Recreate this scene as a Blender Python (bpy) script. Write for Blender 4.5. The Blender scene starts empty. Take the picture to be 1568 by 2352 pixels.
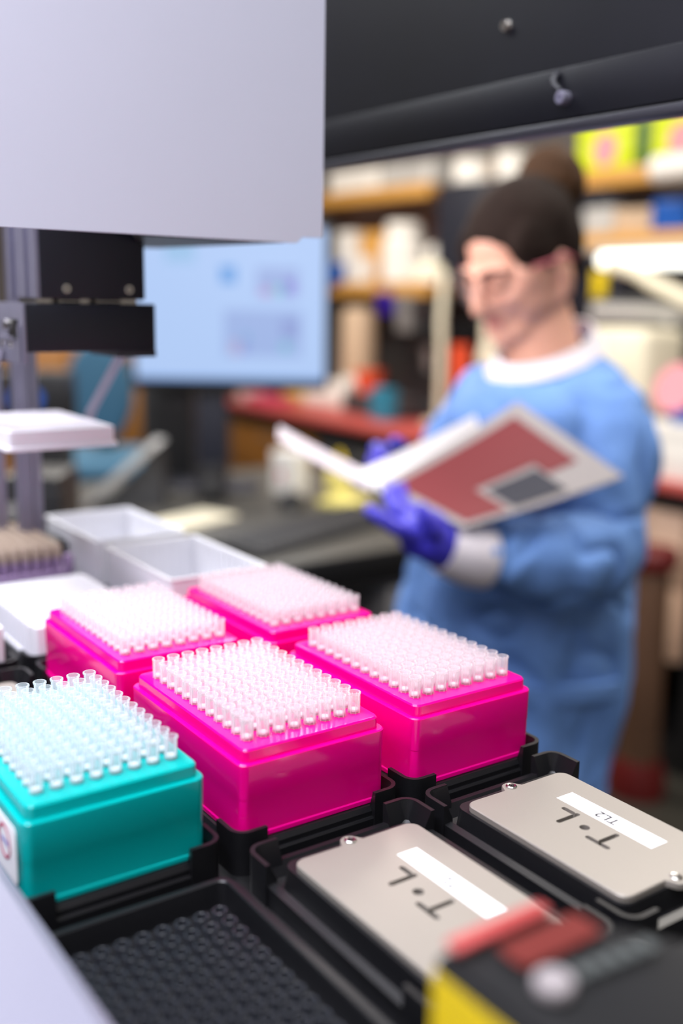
import bpy, bmesh, math, random
from mathutils import Vector, Matrix
random.seed(7)
scn = bpy.context.scene
COL = scn.collection
PI = math.pi
Z0 = 1241.0          # height (mm) of the pipette-tip rack level above the floor; all lengths below are mm

# ------------------------------------------------------------------ camera
cam = bpy.data.cameras.new('camera')
cam_o = bpy.data.objects.new('camera', cam); COL.objects.link(cam_o)
R = ((0.82325752, -0.56745975, 0.01537846), (0.10132917, 0.17355363, 0.97959764), (-0.55855122, -0.80490283, 0.20037956))
mw = Matrix(((R[0][0], R[1][0], R[2][0], -0.235392), (R[0][1], R[1][1], R[2][1], -0.416104),
             (R[0][2], R[1][2], R[2][2], 0.208859 + Z0/1000), (0, 0, 0, 1)))
cam_o.matrix_world = mw
cam.sensor_fit = 'HORIZONTAL'; cam.sensor_width = 24.0; cam.lens = 37.1005
cam.clip_start = 0.02; cam.clip_end = 50
cam.dof.use_dof = True; cam.dof.focus_distance = 0.552; cam.dof.aperture_fstop = 2.8
scn.camera = cam_o

# ------------------------------------------------------------------ world, lamps, exposure
w = bpy.data.worlds.new('room_world'); scn.world = w; w.use_nodes = True
w.node_tree.nodes['Background'].inputs[0].default_value = (0.8, 0.85, 1.0, 1)
w.node_tree.nodes['Background'].inputs[1].default_value = 0.3
def area(name, loc, size, power, col=(1, 1, 1), rot=(0, 0, 0)):
    l = bpy.data.lights.new(name, 'AREA'); l.shape = 'RECTANGLE'; l.size, l.size_y = size; l.energy = power; l.color = col
    o = bpy.data.objects.new(name, l); o.location = (loc[0]/1000, loc[1]/1000, (loc[2] + Z0)/1000); o.rotation_euler = rot
    COL.objects.link(o); return o
COOL = (0.93, 0.95, 1.0)
WARM = (1.0, 0.94, 0.86)
area('ceiling_lamp', (-600, 300, 1520), (0.6, 1.2), 20, COOL)
area('ceiling_lamp', (40, -20, 1520), (0.6, 1.2), 17, COOL)  # added above the racks to brighten the filters inside the tips
area('ceiling_lamp', (-450, 1450, 1520), (0.6, 1.2), 58, COOL)
area('ceiling_lamp', (1500, 2700, 1520), (0.6, 1.2), 48, WARM)
area('ceiling_lamp', (1700, 400, 1520), (0.6, 1.2), 38, WARM)
area('ceiling_lamp', (700, 4000, 1520), (0.6, 1.2), 40, WARM)
area('ceiling_lamp', (-700, -900, 1520), (0.6, 1.2), 20, COOL)
# the machine's own white LED strip, above the front left of its deck
area('deck_led_strip', (-420, 40, 620), (0.10, 0.9), 6.2, (0.84, 0.81, 1.0), (0, math.radians(-42), 0))
# added fill light behind the frame beam, brightening the gowned person's face
area('face_fill_light', (352, 760, 362), (0.05, 0.7), 4.2, (1.0, 0.9, 0.92), (0, math.radians(-82), 0))
scn.view_settings.view_transform = 'Standard'; scn.view_settings.look = 'None'
scn.view_settings.exposure = 0.0; scn.view_settings.gamma = 1.0; scn.view_settings.use_curve_mapping = False
scn.cycles.transparent_max_bounces = 64
scn.cycles.max_bounces = 8

# ------------------------------------------------------------------ materials
def S(r, g, b):
    f = lambda c: (c/255/12.92) if c/255 <= 0.04045 else ((c/255 + 0.055)/1.055)**2.4
    return (f(r), f(g), f(b), 1)
def mat(name, col, rough=0.5, metal=0.0, spec=0.5, nscale=0, nvar=0.0, bump=0.0, emis=0.0, sss=0.0, sss_col=None, coat=0.0, trans=0.0, ecol=None, wood=False):
    m = bpy.data.materials.new(name); m.use_nodes = True
    nt = m.node_tree; p = nt.nodes['Principled BSDF']
    p.inputs['Base Color'].default_value = col; p.inputs['Roughness'].default_value = rough
    p.inputs['Metallic'].default_value = metal; p.inputs['Specular IOR Level'].default_value = spec
    p.inputs['Coat Weight'].default_value = coat; p.inputs['Coat Roughness'].default_value = 0.08
    p.inputs['Transmission Weight'].default_value = trans
    if emis:
        p.inputs['Emission Color'].default_value = ecol or col; p.inputs['Emission Strength'].default_value = emis
    if sss:
        p.inputs['Subsurface Weight'].default_value = sss; p.inputs['Subsurface Radius'].default_value = sss_col or (0.01, 0.004, 0.004)
        p.inputs['Subsurface Scale'].default_value = 1.0
    if nscale:
        tc = nt.nodes.new('ShaderNodeTexCoord'); n = nt.nodes.new('ShaderNodeTexNoise'); n.inputs['Scale'].default_value = nscale; n.inputs['Detail'].default_value = 5
        src = tc.outputs['Object']
        if wood:
            mp = nt.nodes.new('ShaderNodeMapping'); mp.inputs['Scale'].default_value = (6, 0.4, 6); nt.links.new(src, mp.inputs[0]); src = mp.outputs[0]
        nt.links.new(src, n.inputs['Vector'])
        if nvar:
            mx = nt.nodes.new('ShaderNodeMix'); mx.data_type = 'RGBA'; mx.blend_type = 'MULTIPLY'
            rmp = nt.nodes.new('ShaderNodeMapRange'); rmp.inputs[1].default_value = 0.25; rmp.inputs[2].default_value = 0.75; rmp.inputs[3].default_value = 1 - nvar; rmp.inputs[4].default_value = 1.0
            nt.links.new(n.outputs['Fac'], rmp.inputs[0]); mx.inputs['Factor'].default_value = 1.0
            mx.inputs[6].default_value = col; nt.links.new(rmp.outputs[0], mx.inputs[7]); nt.links.new(mx.outputs[2], p.inputs['Base Color'])
        if bump:
            b = nt.nodes.new('ShaderNodeBump'); b.inputs['Strength'].default_value = bump; b.inputs['Distance'].default_value = 0.001
            nt.links.new(n.outputs['Fac'], b.inputs['Height']); nt.links.new(b.outputs[0], p.inputs['Normal'])
    return m
def clear_plastic(name, col, alpha, rough=0.18, edge=0.85):
    """thin milky polypropylene: part of the light goes straight through, the rest is scattered both ways"""
    m = bpy.data.materials.new(name); m.use_nodes = True; nt = m.node_tree; out = nt.nodes['Material Output']
    p = nt.nodes['Principled BSDF']; p.inputs['Base Color'].default_value = col; p.inputs['Roughness'].default_value = rough; p.inputs['Specular IOR Level'].default_value = 0.6
    tl = nt.nodes.new('ShaderNodeBsdfTranslucent'); tl.inputs[0].default_value = col
    tr = nt.nodes.new('ShaderNodeBsdfTransparent'); tr.inputs[0].default_value = (0.99, 0.985, 0.99, 1)
    a = nt.nodes.new('ShaderNodeMixShader'); a.inputs[0].default_value = 0.5
    b = nt.nodes.new('ShaderNodeMixShader')
    fr = nt.nodes.new('ShaderNodeFresnel'); fr.inputs[0].default_value = 1.35
    mr = nt.nodes.new('ShaderNodeMapRange'); mr.inputs[1].default_value = 0.0; mr.inputs[2].default_value = 0.7; mr.inputs[3].default_value = alpha; mr.inputs[4].default_value = edge
    nt.links.new(fr.outputs[0], mr.inputs[0]); nt.links.new(mr.outputs[0], b.inputs[0])
    nt.links.new(p.outputs[0], a.inputs[1]); nt.links.new(tl.outputs[0], a.inputs[2])
    nt.links.new(tr.outputs[0], b.inputs[1]); nt.links.new(a.outputs[0], b.inputs[2])
    nt.links.new(b.outputs[0], out.inputs[0]); return m
M = dict(
    pink=mat('pink_plastic', (0.92, 0.0005, 0.26, 1), 0.13, sss=0.35, sss_col=(0.006, 0.001, 0.003), coat=0.0, spec=0.4),
    teal=mat('teal_plastic', (0.001, 0.42, 0.41, 1), 0.16, sss=0.3, sss_col=(0.001, 0.005, 0.005), spec=0.3),
    tip=clear_plastic('clear_tip_plastic', (0.98, 0.96, 0.975, 1), 0.22, 0.25, 0.75),
    tipb=clear_plastic('clear_bluish_tip_plastic', (0.93, 0.98, 1.0, 1), 0.22, 0.25, 0.75),
    filt=mat('white_filter', (0.97, 0.97, 0.97, 1), 0.6),
    black=mat('black_anodised', S(24, 24, 27), 0.38, spec=0.5, nscale=900, nvar=0.3, bump=0.05),
    deck=mat('black_deck', S(17, 17, 19), 0.33, nscale=300, nvar=0.3),
    darkmetal=mat('dark_metal', S(24, 27, 38), 0.42, spec=0.45, nscale=600, nvar=0.15),
    beam=mat('black_panel', S(14, 15, 22), 0.42, spec=0.28, nscale=40, nvar=0.2),
    beamgrey=mat('black_panel_lip', S(40, 40, 47), 0.4),
    plate=mat('bead_blasted_aluminium', S(158, 151, 142), 0.42, metal=0.35, nscale=2500, nvar=0.06, bump=0.05),
    screw=mat('steel_screw', S(200, 196, 192), 0.25, metal=1.0),
    slot=mat('screw_slot', S(70, 66, 64), 0.5, metal=0.6),
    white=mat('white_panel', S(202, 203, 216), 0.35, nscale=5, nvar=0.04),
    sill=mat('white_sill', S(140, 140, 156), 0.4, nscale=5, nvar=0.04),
    alu=mat('anodised_rail', S(150, 148, 166), 0.4, metal=0.6, nscale=80, nvar=0.1),
    paper=mat('white_paper', S(240, 240, 240), 0.6),
    ink=mat('black_ink', S(40, 36, 42), 0.6),
    ringink=mat('crimson_print', S(176, 40, 84), 0.6),
    blueink=mat('violet_print', S(110, 100, 190), 0.6),
    pp=mat('white_polypropylene', S(226, 226, 232), 0.35, sss=0.2, sss_col=(0.004, 0.004, 0.004)),
    ppv=mat('white_polystyrene', S(236, 232, 238), 0.35),
    frost=clear_plastic('frosted_white_plastic', (0.93, 0.94, 0.97, 1), 0.8, 0.3),
    brown=mat('grey_brown_plastic', S(172, 154, 138), 0.5),
    mauve=mat('mauve_plastic', S(150, 128, 165), 0.4),
)

# ------------------------------------------------------------------ mesh helpers (mm)
def B(): return bmesh.new()
def add_box(bm, x0, x1, y0, y1, z0, z1, bev=0, seg=2):
    r = bmesh.ops.create_cube(bm, size=1.0)
    for v in r['verts']:
        v.co = Vector((x0 + (v.co.x + .5)*(x1 - x0), y0 + (v.co.y + .5)*(y1 - y0), z0 + (v.co.z + .5)*(z1 - z0)))
    if bev:
        es = list({e for v in r['verts'] for e in v.link_edges})
        bmesh.ops.bevel(bm, geom=es, offset=bev, segments=seg, affect='EDGES', profile=0.5)
    return bm
def add_rings(bm, rings, cap0=True, cap1=True, closed=True):
    vr = [[bm.verts.new(p) for p in ring] for ring in rings]
    n = len(vr[0])
    for a, b in zip(vr, vr[1:]):
        for i in range(n if closed else n - 1):
            j = (i + 1) % n
            bm.faces.new((a[i], a[j], b[j], b[i]))
    if cap0: bm.faces.new(list(reversed(vr[0])))
    if cap1: bm.faces.new(vr[-1])
    return vr
def rrect(cx, cy, hx, hy, r, z, n=4):
    pts = []
    r = max(0.01, min(r, hx, hy))
    for (sx, sy, a0) in ((1, 1, 0), (-1, 1, PI/2), (-1, -1, PI), (1, -1, 1.5*PI)):
        for k in range(n + 1):
            a = a0 + PI/2*k/n
            pts.append(Vector((cx + sx*(hx - r) + r*math.cos(a), cy + sy*(hy - r) + r*math.sin(a), z)))
    return pts
def add_rr(bm, levels, cx=0, cy=0, n=4, cap0=True, cap1=True):
    """levels: (hx, hy, radius, z) from bottom to top"""
    return add_rings(bm, [rrect(cx, cy, hx, hy, r, z, n) for hx, hy, r, z in levels], cap0, cap1)
def frame_of(d):
    d = d.normalized(); u = d.orthogonal().normalized(); return u, d.cross(u)
def add_cyl(bm, p0, p1, r0, r1=None, n=16, cap0=True, cap1=True):
    p0, p1 = Vector(p0), Vector(p1); r1 = r0 if r1 is None else r1
    u, v = frame_of(p1 - p0)
    ring = lambda p, r: [p + (u*math.cos(2*PI*k/n) + v*math.sin(2*PI*k/n))*r for k in range(n)]
    add_rings(bm, [ring(p0, r0), ring(p1, r1)], cap0, cap1)
def add_lathe(bm, prof, c=(0, 0, 0), n=16, cap0=True, cap1=True):
    c = Vector(c)
    add_rings(bm, [[c + Vector((r*math.cos(2*PI*k/n), r*math.sin(2*PI*k/n), z)) for k in range(n)] for r, z in prof], cap0, cap1)
def add_tube(bm, pts, r, n=10):
    pts = [Vector(p) for p in pts]; rings = []; u = None
    for i, p in enumerate(pts):
        d = (pts[min(i + 1, len(pts) - 1)] - pts[max(i - 1, 0)]).normalized()
        if u is None: u = d.orthogonal().normalized()
        u = (u - d*u.dot(d)).normalized(); v = d.cross(u)
        rr = r[i] if isinstance(r, (list, tuple)) else r
        rings.append([p + (u*math.cos(2*PI*k/n) + v*math.sin(2*PI*k/n))*rr for k in range(n)])
    add_rings(bm, rings)
def add_ell(bm, c, r, rot=None, seg=20, rings=12):
    res = bmesh.ops.create_uvsphere(bm, u_segments=seg, v_segments=rings, radius=1.0)
    m = Matrix.Translation(Vector(c)) @ (rot.to_4x4() if rot else Matrix.Identity(4)) @ Matrix.Diagonal((r[0], r[1], r[2], 1))
    bmesh.ops.transform(bm, matrix=m, verts=res['verts'])
def add_caps(bm, p0, p1, r0, r1=None, n=14):
    """tapered capsule"""
    r1 = r0 if r1 is None else r1
    p0, p1 = Vector(p0), Vector(p1); d = (p1 - p0).normalized(); u, v = frame_of(d); rings = []
    for k in range(1, 5):
        a = PI/2*k/4; rings.append((p0 - d*r0*math.cos(a), r0*math.sin(a)))
    for k in range(0, 4):
        a = PI/2*k/4; rings.append((p1 + d*r1*math.sin(a), r1*math.cos(a)))
    add_rings(bm, [[c + (u*math.cos(2*PI*i/n) + v*math.sin(2*PI*i/n))*rr for i in range(n)] for c, rr in rings])
def add_prism(bm, poly, axis, a0, a1):
    """polygon of 2-D points swept along an axis ('x': points are (y,z); 'y': (x,z); 'z': (x,y))"""
    f = {'x': lambda p, t: (t, p[0], p[1]), 'y': lambda p, t: (p[0], t, p[1]), 'z': lambda p, t: (p[0], p[1], t)}[axis]
    add_rings(bm, [[Vector(f(p, a0)) for p in poly], [Vector(f(p, a1)) for p in poly]])
def finish(bm, name, m, smooth=True, ang=35):
    bmesh.ops.recalc_face_normals(bm, faces=bm.faces)
    bmesh.ops.scale(bm, vec=(0.001,)*3, verts=bm.verts)
    me = bpy.data.meshes.new(name); bm.to_mesh(me); bm.free()
    for x in (m if isinstance(m, (list, tuple)) else [m]): me.materials.append(x)
    if smooth:
        me.shade_smooth(); me.set_sharp_from_angle(angle=math.radians(ang))
    return me
def mm(x, y, z): return (x/1000, y/1000, (z + Z0)/1000)
def obj(name, bm, m, parent=None, smooth=True, ang=35, label=None):
    o = bpy.data.objects.new(name, finish(bm, name, m, smooth, ang)); COL.objects.link(o)
    if parent: o.parent = parent
    if label: o['label'] = label
    return o
def tag(o, label, cat, group=None, kind=None):
    o['label'] = label; o['category'] = cat
    if group: o['group'] = group
    if kind: o['kind'] = kind
    return o
def thing(name, label, cat, loc=(0, 0, 0), rotz=0, group=None):
    o = bpy.data.objects.new(name, None); COL.objects.link(o); o.empty_display_size = 0.02
    o.location = mm(*loc); o.rotation_euler = (0, 0, rotz)
    return tag(o, label, cat, group)
def solo(name, bm, m, label, cat, loc=(0, 0, 0), rotz=0, group=None, smooth=True, ang=35):
    o = obj(name, bm, m, None, smooth, ang); o.location = mm(*loc); o.rotation_euler = (0, 0, rotz)
    return tag(o, label, cat, group)
def struct(name, bm, m, smooth=False):
    o = obj(name, bm, m, None, smooth); o.location = (0, 0, Z0/1000); o['kind'] = 'structure'; return o
def linked(name, src, parent=None, loc=None):
    o = src.copy(); o.name = name; COL.objects.link(o); o.parent = parent
    if loc is not None: o.location = loc
    return o
def remesh(bm, voxel, smooth=4, factor=0.6):
    """fuse overlapping volumes into one continuous surface"""
    bmesh.ops.recalc_face_normals(bm, faces=bm.faces)
    me = bpy.data.meshes.new('tmp'); bm.to_mesh(me); bm.free()
    o = bpy.data.objects.new('tmp', me); COL.objects.link(o)
    a = o.modifiers.new('r', 'REMESH'); a.mode = 'VOXEL'; a.voxel_size = voxel
    if smooth:
        s = o.modifiers.new('s', 'SMOOTH'); s.iterations = smooth; s.factor = factor
    dg = bpy.context.evaluated_depsgraph_get(); dg.update()
    me2 = bpy.data.meshes.new_from_object(o.evaluated_get(dg))
    out = bmesh.new(); out.from_mesh(me2)
    bpy.data.objects.remove(o); bpy.data.meshes.remove(me); bpy.data.meshes.remove(me2)
    return out
def boolean_cut(bm, cut):
    ms = []; os_ = []
    for b in (bm, cut):
        bmesh.ops.recalc_face_normals(b, faces=b.faces)
        me = bpy.data.meshes.new('tmp'); b.to_mesh(me); b.free(); o = bpy.data.objects.new('tmp', me); COL.objects.link(o); ms.append(me); os_.append(o)
    k = os_[0].modifiers.new('b', 'BOOLEAN'); k.operation = 'DIFFERENCE'; k.solver = 'EXACT'; k.object = os_[1]; k.use_self = True
    dg = bpy.context.evaluated_depsgraph_get(); dg.update()
    me2 = bpy.data.meshes.new_from_object(os_[0].evaluated_get(dg))
    out = bmesh.new(); out.from_mesh(me2)
    for o in os_: bpy.data.objects.remove(o)
    for me in ms + [me2]: bpy.data.meshes.remove(me)
    return out
def add_text(bm, body, size, mtx):
    cu = bpy.data.curves.new('tmp', 'FONT'); cu.body = body; cu.size = size; cu.align_x = 'CENTER'; cu.align_y = 'CENTER'; cu.extrude = size*0.004; cu.offset = size*0.012; cu.resolution_u = 3
    o = bpy.data.objects.new('tmp', cu); COL.objects.link(o)
    dg = bpy.context.evaluated_depsgraph_get(); dg.update()
    me = bpy.data.meshes.new_from_object(o.evaluated_get(dg)); me.transform(mtx)
    bm.from_mesh(me); bpy.data.objects.remove(o); bpy.data.meshes.remove(me); bpy.data.curves.remove(cu)


# ================================================================== the room
M.update(
    floor=mat('dark_floor', S(58, 56, 50), 0.35, nscale=3, nvar=0.25),
    wall=mat('wall_paint', S(214, 208, 200), 0.8, nscale=4, nvar=0.05),
    wallg=mat('grey_wall', S(104, 98, 96), 0.8, nscale=4, nvar=0.08),
    ceil=mat('ceiling_paint', S(228, 226, 222), 0.9, nscale=6, nvar=0.05),
    wood=mat('oak_veneer', S(214, 158, 76), 0.45, nscale=8, nvar=0.2, wood=True),
    woodd=mat('oak_cabinet', S(164, 108, 44), 0.5, nscale=8, nvar=0.22, wood=True),
)
bm = B(); add_box(bm, -2600, 3160, -2600, 6200, -Z0 - 60, -Z0); struct('floor', bm, M['floor'])
bm = B(); add_box(bm, -2600, 3160, -2600, 6200, 1560, 1620); struct('ceiling', bm, M['ceil'])
bm = B(); add_box(bm, 3100, 3160, -2600, 6200, -Z0, 1560); struct('wall_right', bm, M['wallg'])
bm = B(); add_box(bm, -2600, -2540, -2600, 6200, -Z0, 1560); struct('wall_left', bm, M['wall'])
bm = B(); add_box(bm, -2540, 3100, 6140, 6200, -Z0, 1560); struct('wall_back', bm, M['wallg'])
bm = B(); add_box(bm, -2540, 3100, -2600, -2540, -Z0, 1560); struct('wall_front', bm, M['wall'])

# ================================================================== the liquid handling machine
PX, PY = 103.1, 145.7                      # pitch of the deck positions
def cell(i, j): return (31.5 + PX*i, 49.5 + PY*j)
rob = thing('liquid_handler', 'large liquid handling machine with black deck, hanging white cover and black frame beam', 'lab machine', (30, 200, -1241))
ROB = Vector((30, 200, -1241))
def rpart(name, bm, m, label=None, **k):
    bmesh.ops.translate(bm, vec=-ROB, verts=bm.verts)
    return obj(name, bm, m, rob, label=label, **k)
bm = B(); add_box(bm, -125, 188, -420, 930, -76, -60, 3)
rpart('deck_plate', bm, M['deck'], 'black deck plate under the nests')
bm = B()
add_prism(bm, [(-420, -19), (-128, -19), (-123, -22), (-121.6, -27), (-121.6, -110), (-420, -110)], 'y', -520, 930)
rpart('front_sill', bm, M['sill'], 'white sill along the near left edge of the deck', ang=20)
bm = B(); add_box(bm, -400, 200, -420, 930, -1241, -110)
rpart('cabinet_body', bm, M['darkmetal'])
# hanging white cover, black beam body behind it
bm = B(); add_prism(bm, [(-420, 246.5), (149, 243.4), (153, 243.4), (157, 247.4), (173, 247.6), (173, 700), (-420, 700)], 'y', 200, 206)
add_box(bm, 169, 173, 206, 330, 252, 700)
rpart('hanging_cover', bm, M['white'], 'white sheet cover hanging at top left')
bm = B(); add_prism(bm, [(40, 212), (150, 212), (132, 372), (120, 376)], 'z', 243.6, 690)
rpart('gantry_body', bm, M['deck'])
bm = B(); add_box(bm, 11, 87.5, 300, 352, 204, 500, 1.2)
col_ = rpart('head_column', bm, M['darkmetal'], 'black square column under the white cover')
bm = B(); add_box(bm, 8.6, 11.5, 301, 352, 204.5, 500); add_box(bm, 6.5, 10, 318, 322, 204.5, 500); add_box(bm, 5.5, 10, 346, 352, 204.5, 500)
rpart('side_rail', bm, M['alu'], 'lavender grey metal rail on the column side')
def screw_local(bm, bms, c, r, axis):
    """pan head with a recessed socket"""
    c = Vector(c); a = Vector(axis)
    add_cyl(bm, c, c + a*r*0.35, r, r*0.86, 18); add_cyl(bms, c + a*r*0.352, c + a*r*0.37, r*0.45, n=6)
for x in (29.0, 74.9):
    b1, b2 = B(), B(); screw_local(b1, b2, (x, 300, 211), 3.4, (0, -1, 0)); s = rpart('screw', b1, M['screw']); k = rpart('socket', b2, M['slot']); k.parent = s
# gripper head
bm = B(); add_box(bm, 0, 95, 300, 356, 167.8, 201, 1.0); rpart('gripper_block', bm, M['darkmetal'], 'black gripper block under the column')
bm = B(); add_box(bm, 66, 95.5, 300.5, 356, 163.4, 168.2, 0.6); add_cyl(bm, (95, 310, 172), (97, 310, 172), 2.2, n=12)
rpart('gripper_lip', bm, M['beamgrey'])
bm = B(); add_box(bm, -1.6, 0.4, 300.6, 356, 160, 201, 0.3); add_box(bm, -3.4, -1.4, 318, 350, 176, 178, 0.2); add_box(bm, -3.4, -1.4, 305, 309, 160, 186)
rpart('end_plate', bm, M['alu'], 'lavender grey end plate on the gripper')
bm = B(); add_box(bm, -3.0, -1.4, 312, 330, 176.5, 190.0, 0.4); rpart('sensor', bm, M['black'])
bm = B(); add_cyl(bm, (-5.5, 330, 186), (-1.6, 330, 186), 3.4, n=14); rpart('sensor_lens', bm, M['screw'], 'bright round sensor')
for y in (329, 347):
    b1, b2 = B(), B(); screw_local(b1, b2, (-1.8, y, 172.4), 2.6, (-1, 0, 0)); s = rpart('screw', b1, M['screw']); k = rpart('socket', b2, M['slot']); k.parent = s
bm = B()
for x0, x1 in ((27, 40), (54, 70)):
    add_cyl(bm, (x0, 305, 202.6), (x1, 305, 202.6), 1.6, n=12); add_cyl(bm, (x0 - 1.5, 305, 202.6), (x0, 305, 202.6), 2.0, n=12)
add_box(bm, 12, 86, 312, 350, 200.5, 204.5)
rpart('slide_rod', bm, M['screw'])
for x, n in ((90.5, 1), (-6.0, 0)):
    bm = B()
    add_rings(bm, [[Vector((x + dx, y + dy, z)) for dx, dy in ((-3.2, -4), (3.2, -4), (3.2, 4), (-3.2, 4))] for y, z in ((346, 168), (420, 112), (428, 96))])
    rpart('gripper_finger', bm, M['alu'], 'metal gripper finger reaching down to the white plate')
# back uprights
bm = B(); add_box(bm, 54, 74, 500, 512, -40, 420); add_box(bm, 59, 63, 496, 500, -40, 420); add_box(bm, 66, 69, 496, 500, -40, 420)
rpart('back_upright', bm, M['alu'], 'lavender grey metal upright behind the white plate')
bm = B(); add_box(bm, 28, 48, 520, 532, -40, 420); rpart('back_upright', bm, M['alu'])
bm = B(); add_box(bm, -60, 98, 560, 640, -60, 0, 4); add_box(bm, 20, 92, 488, 560, -60, -10, 3)
rpart('upright_foot', bm, M['beamgrey'])
# right hand frame beam: two panels with a lip, crossing the top right of the view
bm = B(); add_box(bm, 334, 344, -600, 1500, 366, 720)
beam = rpart('frame_beam', bm, M['beam'], 'black upper panel of the frame beam')
bm = B(); add_box(bm, 330, 342, -600, 1500, 332, 366, 0.8); rpart('lower_rail', bm, M['beam'], 'black lower panel of the frame beam')
bm = B(); add_box(bm, 327, 345, -600, 1500, 323.5, 330.5, 1.5); rpart('beam_lip', bm, M['beamgrey'], 'dark grey lip under the frame beam')
b1, b2 = B(), B(); screw_local(b1, b2, (334, 201, 405), 4.6, (-1, 0, 0)); add_cyl(b1, (330.5, 201, 405), (332.4, 201, 405), 3.6, 2.2, 16)
s = rpart('screw', b1, M['screw'], 'bright round screw on the beam')
bm = B(); add_tube(bm, [(329.5, 143, 362), (326.5, 143, 359), (325.5, 141.5, 355), (325.5, 138.5, 352.5), (326, 136, 350.5)], 2.0, 10); add_cyl(bm, (330, 143, 362), (328, 143, 362), 3.0, n=12)
hk = rpart('hook', bm, M['beamgrey'], 'small black hook on the lower panel')
b1 = B(); add_lathe(b1, [(4.6, 0), (4.8, 5), (4.2, 7), (2.4, 7.2), (2.2, 5.5)], (0, 0, 0), 18); bmesh.ops.rotate(b1, cent=(0, 0, 0), matrix=Matrix.Rotation(-PI/2, 3, 'Y'), verts=b1.verts)
bmesh.ops.translate(b1, vec=(330, 133.5, 345.5), verts=b1.verts); rpart('knob', b1, M['alu'], 'ring shaped knob on the lower panel')

# ---- deck nests: one for every position of the deck
def bracket_bm(hx, hy, z0, z1, ax, ay, t0, t1, r=8):
    """L-shaped corner wall with chamfered inside, for the +x +y corner"""
    def poly(t):
        out = [(hx - ax, hy)] + [(hx - r + r*math.sin(a), hy - r + r*math.cos(a)) for a in [PI/2*k/5 for k in range(6)]] + [(hx, hy - ay)]
        ri = max(0.5, r - t)
        inn = [(hx - t, hy - ay)] + [(hx - t - ri + ri*math.sin(a), hy - t - ri + ri*math.cos(a)) for a in [PI/2*k/5 for k in range(5, -1, -1)]] + [(hx - ax, hy - t)]
        return out + inn
    bm = B()
    add_rings(bm, [[Vector((x, y, z)) for x, y in poly(t)] for z, t in ((z0, t0), ((z0 + z1)/2 + 2, t0), (z1 - 0.5, t1), (z1, t1))])
    return bm
br_mesh = {}
def bracket(sx, sy, parent, low=False):
    key = (sx, sy, low)
    if key not in br_mesh:
        bm = bracket_bm(48.5, 69.5, -14, 6.0 if low else 8.2, 17, 20, 6.0 if low else 4.6, 2.2)
        bmesh.ops.scale(bm, vec=(sx, sy, 1), verts=bm.verts)
        br_mesh[key] = finish(bm, 'corner_bracket', M['black'], True, 30)
    o = bpy.data.objects.new('corner_bracket', br_mesh[key]); COL.objects.link(o); o.parent = parent
base_mesh = {}
def nest(i, j, label, kind='plain', skip=()):
    cx, cy = cell(i, j)
    n = thing('deck_nest', label, 'labware holder', (cx, cy, -46), 0, 'black nests on the machine deck')
    if kind not in base_mesh:
        bm = B()
        if kind == 'plain':
            add_rr(bm, [(46, 67, 7, -14), (46, 67, 7, -2.5), (44.5, 65.5, 6, 0)])
            add_rr(bm, [(47.6, 68.6, 8, -14), (47.6, 68.6, 8, -6), (47, 68, 8, -5)])
        elif kind == 'cold':
            # raised black block in a trough with a low rim
            outer = rrect(0, 0, 47.6, 68.6, 8, 0); inner = rrect(0, 0, 43.6, 64.6, 6, 0)
            lv = [(o.copy(), i2.copy()) for o, i2 in zip(outer, inner)]
            zs = lambda pts, z: [Vector((p.x, p.y, z)) for p in pts]
            add_rings(bm, [zs(outer, -14), zs(outer, -4.2), zs(inner, -3.4), zs(rrect(0, 0, 40, 61, 6, 0), -10), zs(rrect(0, 0, 37.5, 56, 6, 0), -10), zs(rrect(0, 0, 36.5, 55, 6, 0), 0.9), zs(rrect(0, 0, 31, 48, 4, 0), 0.9), zs(rrect(0, 0, 31, 48, 4, 0), -9)])
        elif kind == 'open':
            outer = rrect(0, 0, 47.6, 68.6, 8, 0); inner = rrect(0, 0, 43.4, 64.4, 6, 0)
            zs = lambda pts, z: [Vector((p.x, p.y, z)) for p in pts]
            add_rings(bm, [zs(outer, -14), zs(outer, -6.2), zs(outer, -5.6), zs(inner, -5.6), zs(inner, -13)])
        base_mesh[kind] = finish(bm, 'nest_base', M['black'], True, 30)
    o = bpy.data.objects.new('nest_base', base_mesh[kind]); COL.objects.link(o); o.parent = n
    for sx in (-1, 1):
        for sy in (-1, 1):
            if (sx, sy) not in skip: bracket(sx, sy, n, kind == 'cold')
    return n
nest(0, 0, 'black corner nest under the middle pink tip box')
nest(1, 0, 'black corner nest under the rightmost pink tip box')
nest(-1, 0, 'black corner nest under the teal tip box')
nest(0, 1, 'black corner nest under the left rear pink tip box')
nest(1, 1, 'black corner nest under the farthest pink tip box')
nest(0, 2, 'black corner nest under the low white deep well plate')
nest(1, 2, 'black corner nest under the nearer frosted reservoir')
nest(1, 3, 'black corner nest under the farther frosted reservoir')
nest(0, 3, 'black corner nest under the rack of brown capped tubes')
nest(0, 4, 'black corner nest under the white box with dark handwriting')
nest(-1, 2, 'black corner nest under the white plate cut by the left frame edge')
nest(0, -2, 'black corner nest under the blurred black box in the lower right foreground', skip=())

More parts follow.
